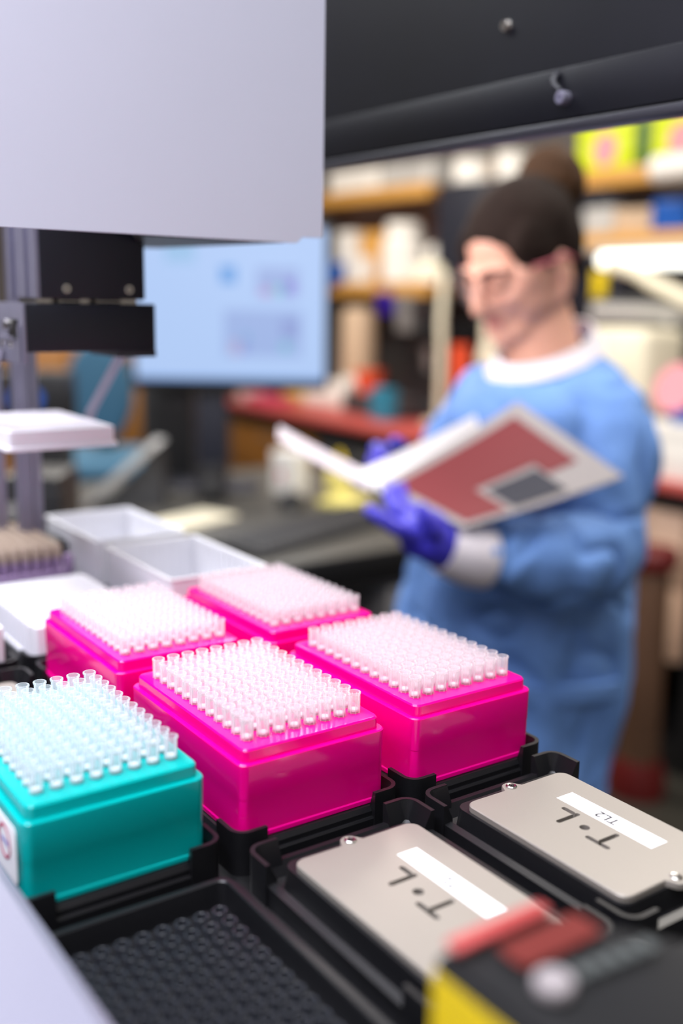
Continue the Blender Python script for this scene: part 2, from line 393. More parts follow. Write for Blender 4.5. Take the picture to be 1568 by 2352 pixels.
# the three temperature plates (bare aluminium plate screwed on a nest)
def cold_nest(i, j, label, text, plabel):
    n = nest(i, j, label, 'cold')
    # plate outline: rounded rectangle with two round screw ears, local origin at the cell centre
    hx, hy, r = 34.8, 51.8, 5.5
    yo = -2.4
    pts = []
    ear = 4.6
    def arc(cx, cy, r, a0, a1, k):
        return [(cx + r*math.cos(a0 + (a1 - a0)*t/k), cy + r*math.sin(a0 + (a1 - a0)*t/k)) for t in range(k + 1)]
    pts += arc(hx - r, yo + hy - r, r, 0, PI/2, 5)
    pts += [(4.4, yo + hy)] + arc(-2.0, yo + hy + 1.4, ear, math.radians(25), math.radians(155), 8) + [(-8.0, yo + hy - 0.4)]
    pts += arc(-hx + r, yo + hy - r, r, PI/2, PI, 5)
    pts += arc(-hx + r, yo - hy + r, r, PI, 1.5*PI, 5)
    pts += [(-8.0, yo - hy + 0.4)] + arc(-2.0, yo - hy - 1.4, ear, math.radians(205), math.radians(335), 8) + [(4.4, yo - hy)]
    pts += arc(hx - r, yo - hy + r, r, 1.5*PI, 2*PI, 5)
    bm = B(); ins = lambda p, d: (p[0]*(1 - d/40), (p[1] - yo)*(1 - d/56) + yo)
    add_rings(bm, [[Vector((*p, 1.0)) for p in pts], [Vector((*p, 3.6)) for p in pts], [Vector((*ins(p, 0.5), 4.1)) for p in pts]])
    cut = B()
    def slot(a, b, wd):
        a, b = Vector(a), Vector(b); d = (b - a).normalized(); q = Vector((-d.y, d.x)); ring = []
        for k in range(7): t = -PI/2 + PI*k/6; ring.append(b + (d*math.cos(t) + q*math.sin(t))*wd)
        for k in range(7): t = PI/2 + PI*k/6; ring.append(a + (d*math.cos(t) + q*math.sin(t))*wd)
        add_rings(cut, [[Vector((p.x, p.y, 0.2)) for p in ring], [Vector((p.x, p.y, 6.0)) for p in ring]])
    ox, oy = -31.5, 145.7 - 49.5
    P_ = lambda x, y: (x + ox, y + oy)
    if text:
        slot(P_(23.4, -104.8), P_(23.4, -116.7), 1.4)
        slot(P_(25.9, -111.0), P_(36.3, -111.0), 1.4)
        slot(P_(23.1, -86.2), P_(36.0, -86.2), 1.4)
        slot(P_(35.2, -83.6), P_(35.2, -78.2), 1.4)
        c = P_(29.1, -97.4); add_cyl(cut, (c[0], c[1], 0.2), (c[0], c[1], 6), 2.6, n=20)
        bm = boolean_cut(bm, cut)
    p = obj('cooling_plate', bm, M['plate'], n, True, 30, plabel)
    for y in (yo + hy + 1.4 - 0.6, yo - hy - 1.4 + 0.6):
        b1 = B(); add_lathe(b1, [(3.0, 4.1), (3.0, 4.6), (2.4, 5.1), (1.2, 4.8)], (-2.0, y, 0), 18)
        s = obj('screw', b1, M['screw'], n)
        b2 = B(); add_box(b2, -3.6, -0.4, y - .3, y + .3, 4.95, 5.1); add_box(b2, -2.3, -1.7, y - 1.6, y + 1.6, 4.95, 5.1); k = obj('slot', b2, M['slot'], s, False)
    if text:
        b1 = B(); x0, y0 = P_(40.2, -128.6); x1, y1 = P_(51.7, -68.0); add_box(b1, x0, x1, y0, y1, 4.1, 4.25)
        lab = obj('label_strip', b1, M['paper'], n, False, label='white printed label strip')
        b2 = B(); c = P_(45.6, -97.2)
        # reads along +y, letters stand towards -x
        mtx = Matrix(((0, -1, 0, c[0]), (1, 0, 0, c[1]), (0, 0, 1, 4.3), (0, 0, 0, 1)))
        add_text(b2, text, 8.4, mtx); obj('printed_text', b2, M['ink'], lab, False)
    return n
cold_nest(0, -1, 'black nest with aluminium plate engraved T dot L and a white strip reading TL1', 'TL1', 'bare aluminium plate with milled letters T dot L')
cold_nest(1, -1, 'black nest with aluminium plate engraved T dot L and a white strip reading TL2', 'TL2', 'bare aluminium plate with milled letters T dot L')
cold_nest(-1, 1, 'black nest with plain grey plate just behind the teal tip box', None, 'plain grey plate with rounded corner')

# ---- empty black tip rack in the near left position
nest(-1, -1, 'black open nest round the empty black tip rack, lower left', 'open', skip=((-1, -1), (-1, 1), (1, 1), (1, -1)))
cx, cy = cell(-1, -1)
er = thing('empty_tip_rack', 'empty black tip rack with open sockets, in the lower left foreground', 'tip rack', (cx, cy, -58))
bm = B(); zs = lambda pts, z: [Vector((p.x, p.y, z)) for p in pts]
o1, i1 = rrect(0, 0, 42.7, 63.9, 5, 0), rrect(0, 0, 39.6, 60.8, 4, 0)
add_rings(bm, [zs(o1, -2), zs(o1, 10.4), zs(rrect(0, 0, 42.2, 63.4, 5, 0), 11), zs(rrect(0, 0, 40.1, 61.3, 4, 0), 11), zs(i1, 10.4), zs(rrect(0, 0, 38.4, 59.6, 4, 0), -1.4)], True, True)
obj('rack_body', bm, M['black'], er, True, 30)
bm = B(); add_lathe(bm, [(3.5, -1.4), (3.4, 4.4), (3.15, 4.7), (2.75, 4.7), (2.5, 4.4), (2.3, -1.2)], (0, 0, 0), 14, False, True)
sk = obj('socket', bm, mat('socket_plastic', S(52, 54, 60), 0.2, spec=0.7), er)
sk.location = (-0.0315, 0.0495, 0)
for u in range(8):
    for v in range(12):
        if u or v != 11: linked('socket', sk, er, ((-31.5 + 9*u)/1000, (-49.5 + 9*v)/1000, 0))

# ================================================================== tip boxes and tips
def tip_box(i, j, m, label, group=None):
    cx, cy = cell(i, j)
    t = thing('tip_box', label, 'tip box', (cx, cy, -46), 0, group)
    bm = B()
    add_rr(bm, [(42.3, 63.4, 5, 0.0), (42.9, 64.0, 5.5, 0.6), (42.9, 64.0, 5.5, 2.6), (42.3, 63.4, 5.2, 3.2), (42.3, 63.45, 5.2, 20.6), (42.42, 63.57, 5.2, 20.9), (42.6, 63.8, 5.4, 38.2), (42.1, 63.3, 5.2, 38.8), (40.2, 61.3, 4, 38.8)], n=6)
    obj('box_base', bm, m, t, True, 25)
    bm = B(); add_rr(bm, [(40.0, 61.1, 4.2, 38.6), (39.9, 61.0, 4.2, 44.2), (39.2, 60.3, 3.8, 45.1), (38.6, 59.7, 3.4, 45.15)], n=6)
    obj('tip_tray', bm, m, t, True, 25)
    return t
tip_box(0, 0, M['pink'], 'hot pink tip box in the middle, right of the teal one')
tip_box(1, 0, M['pink'], 'hot pink tip box farthest right, beside the gowned person')
tip_box(0, 1, M['pink'], 'hot pink tip box at left rear, behind the middle pink box')
tip_box(1, 1, M['pink'], 'hot pink tip box farthest back, in front of the keyboard desk')
tb = tip_box(-1, 0, M['teal'], 'teal green tip box with a round printed sticker on its left side')
bm = B()
st = [Vector((-42.75, y, z)) for y, z in [(p.x, p.y) for p in rrect(-34.5, 20.5, 21.0, 13.0, 3, 0)]]
add_rings(bm, [st, [p + Vector((-0.35, 0, 0)) for p in st]])
stk = obj('sticker', bm, M['paper'], tb, False, label='white sticker with a crimson ring')
bm = B()
def ring_yz(r, x, c): return [Vector((x, c[0] + r*math.cos(2*PI*k/40), c[1] + r*math.sin(2*PI*k/40))) for k in range(40)]
c = (-41.2, 22.2); c = (-40.2, 22.0)
add_rings(bm, [ring_yz(8.0, -43.12, c), ring_yz(8.0, -43.3, c), ring_yz(6.6, -43.3, c), ring_yz(6.6, -43.12, c)], False, False)
obj('printed_ring', bm, M['ringink'], stk, False)
bm = B()
for k in range(4): add_box(bm, -43.2, -43.1, c[0] - 4.6 + 2.5*k, c[0] - 3.2 + 2.5*k, c[1] - 1.2, c[1] + 1.2)
obj('printed_mark', bm, M['blueink'], stk, False)

def tip_bm(ribs):
    bm = B(); n = 16
    def ring(r, z, k=0.0): return [Vector((r*math.cos(2*PI*q/n), r*math.sin(2*PI*q/n), z)) for q in range(n)]
    add_rings(bm, [ring(2.2, -0.6), ring(2.9, -0.5), ring(3.0, 9.0), ring(3.45, 9.5), ring(3.5, 10.4), ring(3.2, 10.6), ring(2.8, 10.4), ring(2.65, 0.2), ring(1.2, 0.1)], True, True)
    if ribs:
        for q in range(8):
            a = 2*PI*(q + .5)/8; d = Vector((math.cos(a), math.sin(a), 0)); s_ = Vector((-d.y, d.x, 0))*0.22
            lo, hi = d*2.7, d*3.35
            add_rings(bm, [[lo + s_ + Vector((0, 0, z)), hi + s_ + Vector((0, 0, z)), hi - s_ + Vector((0, 0, z)), lo - s_ + Vector((0, 0, z))] for z in (-0.6, 9.0)])
    return bm
def filt_bm():
    bm = B(); add_lathe(bm, [(2.4, 0.3), (2.55, 0.4), (2.55, 1.2), (2.45, 1.35)], (0, 0, 0), 12); return bm
pink_tip = finish(tip_bm(True), 'pipette_tip', M['tip']); teal_tip = finish(tip_bm(False), 'pipette_tip', M['tipb']); filt = finish(filt_bm(), 'filter', M['filt'])
ORD = ('first', 'second', 'third', 'fourth', 'fifth', 'sixth', 'seventh', 'eighth', 'ninth', 'tenth', 'eleventh', 'twelfth')
def fill_tips(i, j, me, label, group):
    for u in range(8):
        for v in range(12):
            o = bpy.data.objects.new('pipette_tip', me); COL.objects.link(o)
            o.location = mm(PX*i + 9*u, PY*j + 9*v, -0.2); o.rotation_euler = (0, 0, random.random()*PI/4)
            tag(o, '%s, %s row from front, %s from left' % (label, ORD[v], ORD[u]), 'pipette tip', group)
            f = bpy.data.objects.new('filter', filt); COL.objects.link(f); f.parent = o
fill_tips(0, 0, pink_tip, 'clear tip in the middle pink box', 'tips in the middle pink box')
fill_tips(1, 0, pink_tip, 'clear tip in rightmost pink box', 'tips in the rightmost pink box')
fill_tips(-1, 0, teal_tip, 'smooth tip in the teal box', 'tips in the teal box')
fill_tips(0, 1, pink_tip, 'clear tip in left rear pink box', 'tips in the left rear pink box')
bm, bf = B(), B()
for u in range(8):
    for v in range(12):
        for tgt, src in ((bm, tip_bm(True)), (bf, filt_bm())):
            bmesh.ops.translate(src, vec=(9*u - 31.5, 9*v - 49.5, 0), verts=src.verts)
            me = bpy.data.meshes.new('tmp'); src.to_mesh(me); src.free(); tgt.from_mesh(me); bpy.data.meshes.remove(me)
cx, cy = cell(1, 1)
o = solo('pipette_tips', bm, M['tip'], 'mass of clear pipette tips filling the farthest pink box', 'pipette tips', (cx, cy, -0.2)); o['kind'] = 'stuff'
f = obj('filters', bf, M['filt'], o); f['kind'] = 'stuff'

# ================================================================== other labware on the deck
def reservoir(i, j, label):
    cx, cy = cell(i, j)
    t = thing('reservoir', label, 'tray', (cx, cy, -46), 0, 'frosted reservoirs')
    bm = B()
    add_rings(bm, [zs(rrect(0, 0, 42.6, 63.8, 4, 0), 0), zs(rrect(0, 0, 42.6, 63.8, 4, 0), 3), zs(rrect(0, 0, 41.0, 62.0, 4, 0), 3.4), zs(rrect(0, 0, 41.6, 62.8, 4, 0), 45), zs(rrect(0, 0, 42.6, 63.8, 4, 0), 45.2), zs(rrect(0, 0, 42.6, 63.8, 4, 0), 46.4),
                   zs(rrect(0, 0, 39.8, 61.0, 3.4, 0), 46.4), zs(rrect(0, 0, 38.6, 59.8, 3.4, 0), 8), zs(rrect(0, 0, 30, 52, 3, 0), 7)])
    obj('tray_shell', bm, M['pp'], t)
    bm = B()
    for k in range(13):
        y = -54 + 9*k
        add_box(bm, 37.9, 39.4, y - .6, y + .6, 8, 44); add_box(bm, -39.4, -37.9, y - .6, y + .6, 8, 44)
    for k in range(9):
        x = -36 + 9*k
        add_box(bm, x - .6, x + .6, 59.0, 60.6, 8, 44); add_box(bm, x - .6, x + .6, -60.6, -59.0, 8, 44)
    obj('inner_ribs', bm, M['pp'], t, False)
    return t
reservoir(1, 2, 'open frosted white reservoir just behind the farthest pink tip box')
reservoir(1, 3, 'open frosted white reservoir farther back, behind its twin, before the desk')

def well_plate(name, cx, cy, z, h, cols, rows, m, label, cat='well plate', group=None, skirt=2.0, square=True, wellm=None):
    t = thing(name, label, cat, (cx, cy, z), 0, group)
    bm = B(); a, b = 42.74 - skirt, 63.88 - skirt
    add_rr(bm, [(42.74, 63.88, 3.5, 0), (42.74, 63.88, 3.5, 2.4), (a, b, 3.2, 3.4), (a, b, 3.2, h - 0.6), (a - 0.5, b - 0.5, 3, h)])
    obj('plate_body', bm, m, t, True, 30)
    bm = B(); px_ = 72.0/cols; py_ = 108.0/rows; wl = 0.32*px_
    for u in range(cols):
        for v in range(rows):
            x, y = -36 + px_*(u + .5), -54 + py_*(v + .5)
            if square:
                add_rings(bm, [zs(rrect(x, y, wl*1.3, wl*1.3, wl*.4, 0, 2), h - 0.02), zs(rrect(x, y, wl*1.3, wl*1.3, wl*.4, 0, 2), h + 0.55), zs(rrect(x, y, wl, wl, wl*.3, 0, 2), h + 0.55), zs(rrect(x, y, wl*.9, wl*.9, wl*.3, 0, 2), h + 0.05)], False, False)
            else:
                add_lathe(bm, [(wl*1.4, h - 0.02), (wl*1.4, h + 0.6), (wl*1.1, h + 0.6), (wl, h + 0.05)], (x, y, 0), 8, False, False)
    w_ = obj('well_rims', bm, wellm or m, t, True); w_['kind'] = 'stuff'
    return t
well_plate('well_plate', 38.5, 404, 94.5, 14.6, 16, 24, M['ppv'], 'white well plate held in mid air by the gripper fingers')
cx, cy = cell(0, 2)
dw = well_plate('deep_well_plate', cx, cy, -46, 26, 8, 12, M['pp'], 'low white deep well plate behind the left rear pink box')
bm = B()
for k in range(12):
    y = -49.5 + 9*k; add_cyl(bm, (-40.2, y, 3.4), (-40.2, y, 25), 2.6, n=8); add_cyl(bm, (40.2, y, 3.4), (40.2, y, 25), 2.6, n=8)
for k in range(8):
    x = -31.5 + 9*k; add_cyl(bm, (x, -61.4, 3.4), (x, -61.4, 25), 2.6, n=8)
obj('side_flutes', bm, M['pp'], dw)
cx, cy = cell(-1, 2)
well_plate('well_plate', cx, cy, -46, 30, 8, 12, M['pp'], 'white plate cut off by the left picture edge, beside the low deep well plate')
# rack of brown capped tubes
cx, cy = cell(0, 3)
tr = thing('tube_rack', 'mauve open rack full of small brown capped tubes', 'tube rack', (cx, cy, -46))
bm = B(); add_rr(bm, [(42.7, 63.8, 4, 0), (42.7, 63.8, 4, 4), (40.5, 61.5, 4, 5), (40.5, 61.5, 4, 24)])
for sx in (-1, 1):
    for sy in (-1, 1): add_box(bm, sx*38 - 3.5, sx*38 + 3.5, sy*59 - 3.5, sy*59 + 3.5, 22, 38, 1)
obj('rack_body', bm, M['mauve'], tr, True, 30)
bt = B(); add_lathe(bt, [(3.2, 0), (3.3, 12), (3.9, 12.4), (3.9, 20.5), (3.3, 21.4), (1.6, 21.4), (1.4, 20.6)], (0, 0, 0), 12)
tube_me = finish(bt, 'sample_tube', M['brown'])
bt = B(); add_lathe(bt, [(3.35, 0.2), (3.4, 9.5)], (0, 0, 0), 12); sleeve_me = finish(bt, 'tube_body', M['mauve'])
for u in range(1, 8):
    for v in range(12):
        o = bpy.data.objects.new('sample_tube', tube_me); COL.objects.link(o); o.location = mm(cx - 31.5 + 9*u, cy - 49.5 + 9*v, -22)
        tag(o, 'brown capped tube in the mauve rack, %s row from the front, %s from the right' % (ORD[v], ORD[7 - u]), 'tube', 'brown capped tubes in the rack')
        f = bpy.data.objects.new('tube_body', sleeve_me); COL.objects.link(f); f.parent = o; f['label'] = 'mauve tube body'
# white box with dark handwriting, and small white caps beside it
cx, cy = cell(0, 4)
wb = thing('white_box', 'white box with dark handwriting behind the rack of brown tubes', 'box', (cx, cy, -46))
bm = B(); add_box(bm, -42, 42, -62, 62, 0, 42, 2.5); obj('box_body', bm, M['ppv'], wb)
bm = B()
for x0, z0, dx, dz in ((-8, 22, 6, 2), (-8, 16, 2, 9), (3, 24, 9, 1.6), (6, 15, 2, 9), (14, 20, 6, 1.6)): add_box(bm, x0, x0 + dx, -62.2, -61.9, z0, z0 + dz)
obj('handwriting', bm, mat('faded_ink', S(120, 118, 150), .6), wb, False)
for x, y, r, l in ((60, 812, 9, 'round white cap lying beside the white box, larger of two'), (84, 826, 7, 'round white cap lying beside the white box, smaller of two')):
    bm = B(); add_lathe(bm, [(r*.9, 0), (r, 1), (r, r*1.2), (r*.8, r*1.5), (r*.3, r*1.6)], (0, 0, 0), 16); solo('cap', bm, M['ppv'], l, 'cap', (x, y, -60))

# ---- blurred black box close to the camera, lower right
fb = thing('instrument_box', 'blurred black box with red stripe, grey round button and yellow side label, lower right foreground', 'instrument', (-71, -224.3, -46))
bm = B(); add_prism(bm, [(0, 0), (39.6, -0.5), (60, -33.5), (84, -70), (84, -130), (0, -130)], 'z', 0, 84); bmesh.ops.bevel(bm, geom=bm.edges[:], offset=2.2, segments=2, affect='EDGES')
obj('housing', bm, mat('black_housing', S(25, 25, 26), 0.45, nscale=60, nvar=0.2), fb, True, 30)
bm = B(); add_box(bm, 3.2, 38, -6.6, -1.2, 85.6, 87.8, 1.0); obj('red_stripe', bm, mat('red_plastic', S(186, 76, 74), 0.4), fb, label='red stripe along the back edge')
bm = B()
add_rr(bm, [(15, 5.5, 2, 85.9), (15, 5.5, 2, 86.2)], 29, -15)  # flat red patch that paints a reflection onto the box top
obj('red_reflection', bm, mat('dull_red_reflection', S(108, 36, 30), 0.5), fb, False, label='dull red painted reflection')
bm = B(); add_lathe(bm, [(5.1, 85.6), (5.1, 87.6), (4.4, 88.4)], (15.4, -29.4, 0), 24); obj('round_button', bm, mat('grey_button', S(160, 152, 152), 0.4), fb, label='pale grey round button')
for k in range(5):
    bm = B(); add_rr(bm, [(2.0, 2.3, .8, 85.6), (2.0, 2.3, .8, 87.0)], 25 + 5.8*k, -29.6 - 0.5*k); obj('grey_key', bm, mat('grey_key', S(84, 88, 86), 0.5) if k == 0 else bpy.data.materials['grey_key'], fb)
bm = B(); add_box(bm, -0.4, 0.3, -66, -1.4, 46, 80); obj('yellow_label', bm, mat('yellow_label', S(226, 196, 0), 0.5), fb, False, label='plain yellow side label')

# ================================================================== lab behind: long bench, shelves, desk
M.update(
    bench=mat('red_laminate', S(190, 84, 78), 0.45, nscale=20, nvar=0.1),
    benchred=mat('red_edge', S(196, 70, 62), 0.4),
    cream=mat('cream_plastic', S(240, 232, 206), 0.45),
    greyl=mat('light_grey_plastic', S(190, 188, 184), 0.5),
    greym=mat('mid_grey_plastic', S(128, 126, 124), 0.5),
    greyd=mat('dark_grey_plastic', S(66, 66, 68), 0.5),
    blk=mat('black_plastic', S(22, 22, 24), 0.45),
    navy=mat('navy_metal', S(36, 38, 50), 0.5, nscale=20, nvar=0.1),
    blue=mat('blue_plastic', S(0, 84, 176), 0.4),
    purple=mat('purple_plastic', S(48, 22, 140), 0.4),
    orange=mat('orange_plastic', S(238, 84, 44), 0.45),
    tan=mat('tan_card', S(206, 178, 148), 0.6),
    kraft=mat('kraft_card', S(222, 164, 78), 0.7, nscale=30, nvar=0.08),
    whitep=mat('white_carton', S(240, 236, 228), 0.6),
    lime=mat('lime_carton', S(206, 222, 0), 0.5),
    dgreen=mat('dark_green_binder', S(36, 92, 52), 0.5),
    pinkl=mat('pale_pink_print', S(232, 150, 160), 0.6),
    yellowp=mat('pale_yellow_paper', S(240, 226, 130), 0.6),
    yellow=mat('yellow_plastic', S(226, 196, 0), 0.5),
    tealb=mat('teal_blue_plastic', S(44, 128, 156), 0.5),
    chairf=mat('blue_grey_fabric', S(60, 106, 134), 0.8, nscale=200, nvar=0.15),
    magenta=mat('magenta_plastic', S(196, 60, 100), 0.5),
    glassw=clear_plastic('frosted_flask', (0.95, 0.9, 0.9, 1), 0.6, 0.2),
    tube=mat('lit_fluorescent_tube', (1, 1, 0.95, 1), 0.5, emis=2.3, ecol=(1.0, 1.0, 0.90, 1)),
    deskg=mat('grey_desk_laminate', S(84, 82, 77), 0.45, nscale=60, nvar=0.1),
    steel=mat('brushed_steel', S(176, 178, 176), 0.35, metal=0.8),
    redd=mat('dark_red_plastic', S(96, 14, 14), 0.5),
    peach=mat('peach_laminate', S(226, 190, 164), 0.5),
)
# --- long red bench
bn = thing('lab_bench', 'long lab bench with red top edge and oak cabinets below', 'bench', (2620, 2850, -1241))
BN = Vector((2620, 2850, -1241))
def bpart(name, bm, m, parent=bn, label=None, base=BN, **k):
    bmesh.ops.translate(bm, vec=-base, verts=bm.verts); return obj(name, bm, m, parent, label=label, **k)
bm = B(); add_box(bm, 2262, 3090, 1380, 4300, -334, -304, 4); bpart('bench_top', bm, M['bench'])
bm = B(); add_box(bm, 2300, 3080, 1400, 4280, -390, -334); bpart('under_rail', bm, M['blk'])
bm = B(); add_box(bm, 2380, 3080, 1420, 4270, -1241, -1150); bpart('plinth', bm, M['blk'])
for k, (y0, y1, mt) in enumerate(((1420, 1480, 'blk'), (1490, 1900, 'peach'), (1910, 2700, 'greyd'), (2710, 3480, 'greyd'), (3490, 4270, 'woodd'))):
    zb = -860 if mt == 'peach' else -1150
    bm = B(); add_box(bm, 2340, 3080, y0, y1, zb, -392); cb = bpart('cabinet', bm, M[mt])
    if mt == 'blk': continue
    for z0, z1 in ((-1140, -870), (-862, -640), (-632, -400))[1 if mt == 'peach' else 0:]:
        bm = B(); add_box(bm, 2322, 2341, y0 + 8, y1 - 8, z0, z1, 3); bpart('drawer', bm, M[mt], cb)
        bm = B(); add_tube(bm, [(2322, (y0 + y1)/2 - 60, z1 - 50), (2300, (y0 + y1)/2 - 55, z1 - 50), (2300, (y0 + y1)/2 + 55, z1 - 50), (2322, (y0 + y1)/2 + 60, z1 - 50)], 5, 8); bpart('handle', bm, M['steel'], cb)
# --- shelving above the bench
def shelf(label, y0, y1, z, x0=2668, x1=2990, thick=36):
    t = thing('wall_shelf', label, 'shelf', ((x0 + x1)/2, (y0 + y1)/2, z))
    bm = B(); add_box(bm, x0 - (x0 + x1)/2, (x1 - x0)/2, y0 - (y0 + y1)/2, (y1 - y0)/2, -thick, 0, 2); obj('shelf_board', bm, M['wood'], t)
    bm = B(); add_box(bm, x0 - (x0 + x1)/2 - 14, x0 - (x0 + x1)/2 + 2, y0 - (y0 + y1)/2, (y1 - y0)/2, -thick - 18, 6, 3); obj('front_lip', bm, M['wood'], t)
    for y in (y0 + 30, y1 - 30):
        bm = B(); add_prism(bm, [(-60, -thick), (220, -thick), (220, -thick - 110)], 'y', y - (y0 + y1)/2 - 6, y - (y0 + y1)/2 + 6); obj('bracket', bm, M['greym'], t)
    return t
shelf('high oak shelf at left carrying a row of white cartons', 3150, 4300, 676)
shelf('low oak shelf at left crowded with white bottles and cartons', 3118, 4300, 266)
shelf('high oak shelf at right carrying the two lime green cartons', 1560, 2340, 646)
shelf('low oak shelf at right above the lit fluorescent lamp', 1560, 2320, 432)
bm = B(); add_box(bm, 2960, 3096, 2330, 3100, -300, 668); add_box(bm, 2672, 2960, 2640, 3112, 300, 664, 4)
solo('tall_cabinet', bm, M['navy'], 'dark navy cabinet hung behind the head of the gowned person', 'cabinet')
for y in (4296, 3160, 1552):
    bm = B(); add_box(bm, 2992, 3040, y, y + 40, -300, 1000); add_box(bm, 2980, 2992, y + 12, y + 28, -300, 1000); solo('shelf_post', bm, M['greym'], {4296: 'grey shelf post at the far left end of the shelves', 3160: 'grey shelf post between the left shelves and the navy cabinet', 1552: 'grey shelf post at the right end of the shelves'}[y], 'post')

for ya, yb, lb in ((3206, 4286, 'dark grey panelled splash board behind the left half of the bench'), (1598, 2322, 'dark grey panelled splash board behind the right half of the bench')):
    t = thing('splash_board', lb, 'board', (3003, (ya + yb)/2, -304)); h = (yb - ya)/2
    bm = B(); add_box(bm, -7, 7, -h, h, 0, 480 if ya > 3000 else 640); obj('board', bm, M['greyd'], t)
    for k in range(3):
        bm = B(); add_box(bm, -14, -6, -h + 8 + k*2*h/3, -h - 8 + (k + 1)*2*h/3, 10, 470, 3); obj('panel', bm, M['greyd'], t)

def carton(name, m, label, x, y0, y1, z0, z1, d=140, cat='box', flap=True, group=None, extra=None):
    c = ((x + d/2), (y0 + y1)/2, z0)
    t = thing(name, label, cat, c, 0, group)
    bm = B(); add_box(bm, -d/2, d/2, (y0 - y1)/2, (y1 - y0)/2, 0, z1 - z0, 3); obj('carton_body', bm, M[m], t)
    bm = B(); add_box(bm, -d/2 - 1.5, d/2 + 1.5, (y0 - y1)/2 - 1.5, (y1 - y0)/2 + 1.5, (z1 - z0)*0.72, z1 - z0 + 1.5, 2); obj('lid', bm, M[m], t)
    if extra: extra(t, d, y1 - y0, z1 - z0)
    return t
for k, (y0, y1, h, l) in enumerate(((3795, 3940, 104, 'white carton on the high left shelf, nearest the hanging cover'), (3662, 3785, 104, 'white carton on the high left shelf, second from the hanging cover'), (3535, 3653, 100, 'white carton on the high left shelf, third from the hanging cover'))):
    carton('white_carton', 'whitep', l, 2684, y0, y1, 676, 676 + h, 180, group='cartons on the high left shelf')
carton('grey_carton', 'greyl', 'pale grey carton on the high left shelf right of the three white ones', 2684, 3358, 3512, 676, 778, 180, group='cartons on the high left shelf')
carton('grey_carton', 'greyl', 'pale grey wide carton at the right end of the high left shelf', 2684, 3155, 3340, 676, 772, 180, group='cartons on the high left shelf')
def jar(name, x, y, z, r, h, m, label, lidm=None, cat='jar', group=None, neck=0.6):
    t = thing(name, label, cat, (x, y, z), 0, group)
    bm = B(); add_lathe(bm, [(r*.92, 0), (r, h*.04), (r, h*.68), (r*neck*1.05, h*.8), (r*neck, h*.83)], (0, 0, 0), 24); obj('jar_body', bm, M[m], t)
    bm = B(); add_lathe(bm, [(r*neck*1.15, h*.82), (r*neck*1.15, h*.97), (r*neck*1.02, h)], (0, 0, 0), 24); obj('lid', bm, M[lidm or m], t)
    return t
jar('jar', 2760, 2985, 665, 88, 98, 'whitep', 'wide white jar on top of the navy cabinet, left one', neck=.9, group='jars on the navy cabinet')
jar('jar', 2760, 2755, 665, 70, 104, 'whitep', 'wide white jar on top of the navy cabinet, right one', neck=.9, group='jars on the navy cabinet')
carton('kraft_box', 'kraft', 'kraft card box between the two white jars on the navy cabinet', 2790, 2835, 2886, 665, 772, 60)
# low left shelf
carton('tall_carton', 'whitep', 'tall white carton on the low left shelf beside the monitor', 2690, 3745, 3875, 371, 506, 110)
carton('white_carton', 'whitep', 'white carton under the tall one on the low left shelf', 2690, 3735, 3880, 266, 369, 110)
carton('kraft_box', 'kraft', 'kraft card box standing on the low left shelf', 2720, 3540, 3716, 266, 500, 110)
carton('white_carton', 'whitep', 'small white carton in front of the kraft box on the low left shelf', 2660, 3585, 3720, 266, 384, 50)
carton('blue_box', 'blue', 'small blue box at the monitor edge on the low left shelf', 2625, 3790, 3890, 266, 362, 55)
jar('bottle', 2740, 3415, 266, 100, 266, 'whitep', 'tall white bottle with domed cap on the low left shelf', cat='bottle', neck=.72)
carton('white_carton', 'whitep', 'low white carton right of the tall bottle on the low left shelf', 2690, 3122, 3296, 266, 352, 150)
def roll(label, x, y0, y1, z, r, m, capm, name='paper_roll', cat='roll'):
    t = thing(name, label, cat, (x, (y0 + y1)/2, z - r))
    h = (y1 - y0)/2
    bm = B(); add_rings(bm, [[Vector((rr*math.cos(2*PI*k/24), yy, r + rr*math.sin(2*PI*k/24))) for k in range(24)] for yy, rr in ((h, r*.35), (h, r), (-h, r), (-h, r*.35))], True, True); obj('roll_body', bm, M[m], t)
    bm = B(); add_cyl(bm, (0, -h - 6, r), (0, -h + 2, r), r*.9, n=20); obj('end_cap', bm, M[capm], t)
    return t
roll('white roll with red end lying on the low white carton', 2760, 3130, 3240, 393, 39, 'whitep', 'orange')
bm = B(); add_box(bm, 2968, 2990, 3180, 4290, 290, 620); solo('back_board', bm, mat('mauve_brown_board', S(150, 122, 112), .7, nscale=5, nvar=.15), 'mauve brown board behind the left shelves', 'board')
carton('violet_binder', 'purple', 'violet binder upright at the right end of the low left shelf', 2850, 3122, 3158, 266, 560, 90, cat='binder')
# instruments on the bench, left part
carton('purple_box', 'purple', 'deep purple box hung under the low left shelf', 2655, 3390, 3496, 132, 232, 90)
carton('grey_box', 'greym', 'grey slim instrument beside the purple box, under the low left shelf', 2655, 3252, 3352, 60, 218, 90)
t = thing('tan_column', 'tan standing cylinder with white base right of the monitor', 'canister', (2700, 3690, -304))
bm = B(); add_lathe(bm, [(80, 140), (82, 150), (82, 430), (70, 456), (40, 462)], (0, 0, 0), 24); obj('canister_body', bm, M['tan'], t)
bm = B(); add_lathe(bm, [(84, 0), (86, 8), (86, 140), (80, 142)], (0, 0, 0), 24); obj('base', bm, M['whitep'], t)
t = thing('microscope', 'black microscope standing on the bench left of the gowned person', 'microscope', (2780, 3190, -304))
bm = B(); add_box(bm, -110, 110, -170, 190, 0, 60, 14); obj('foot', bm, M['greyd'], t)
bm = B(); add_box(bm, 10, 110, -150, 40, 60, 420, 20); add_box(bm, -100, 110, -120, 60, 300, 420, 20); obj('stand', bm, M['blk'], t)
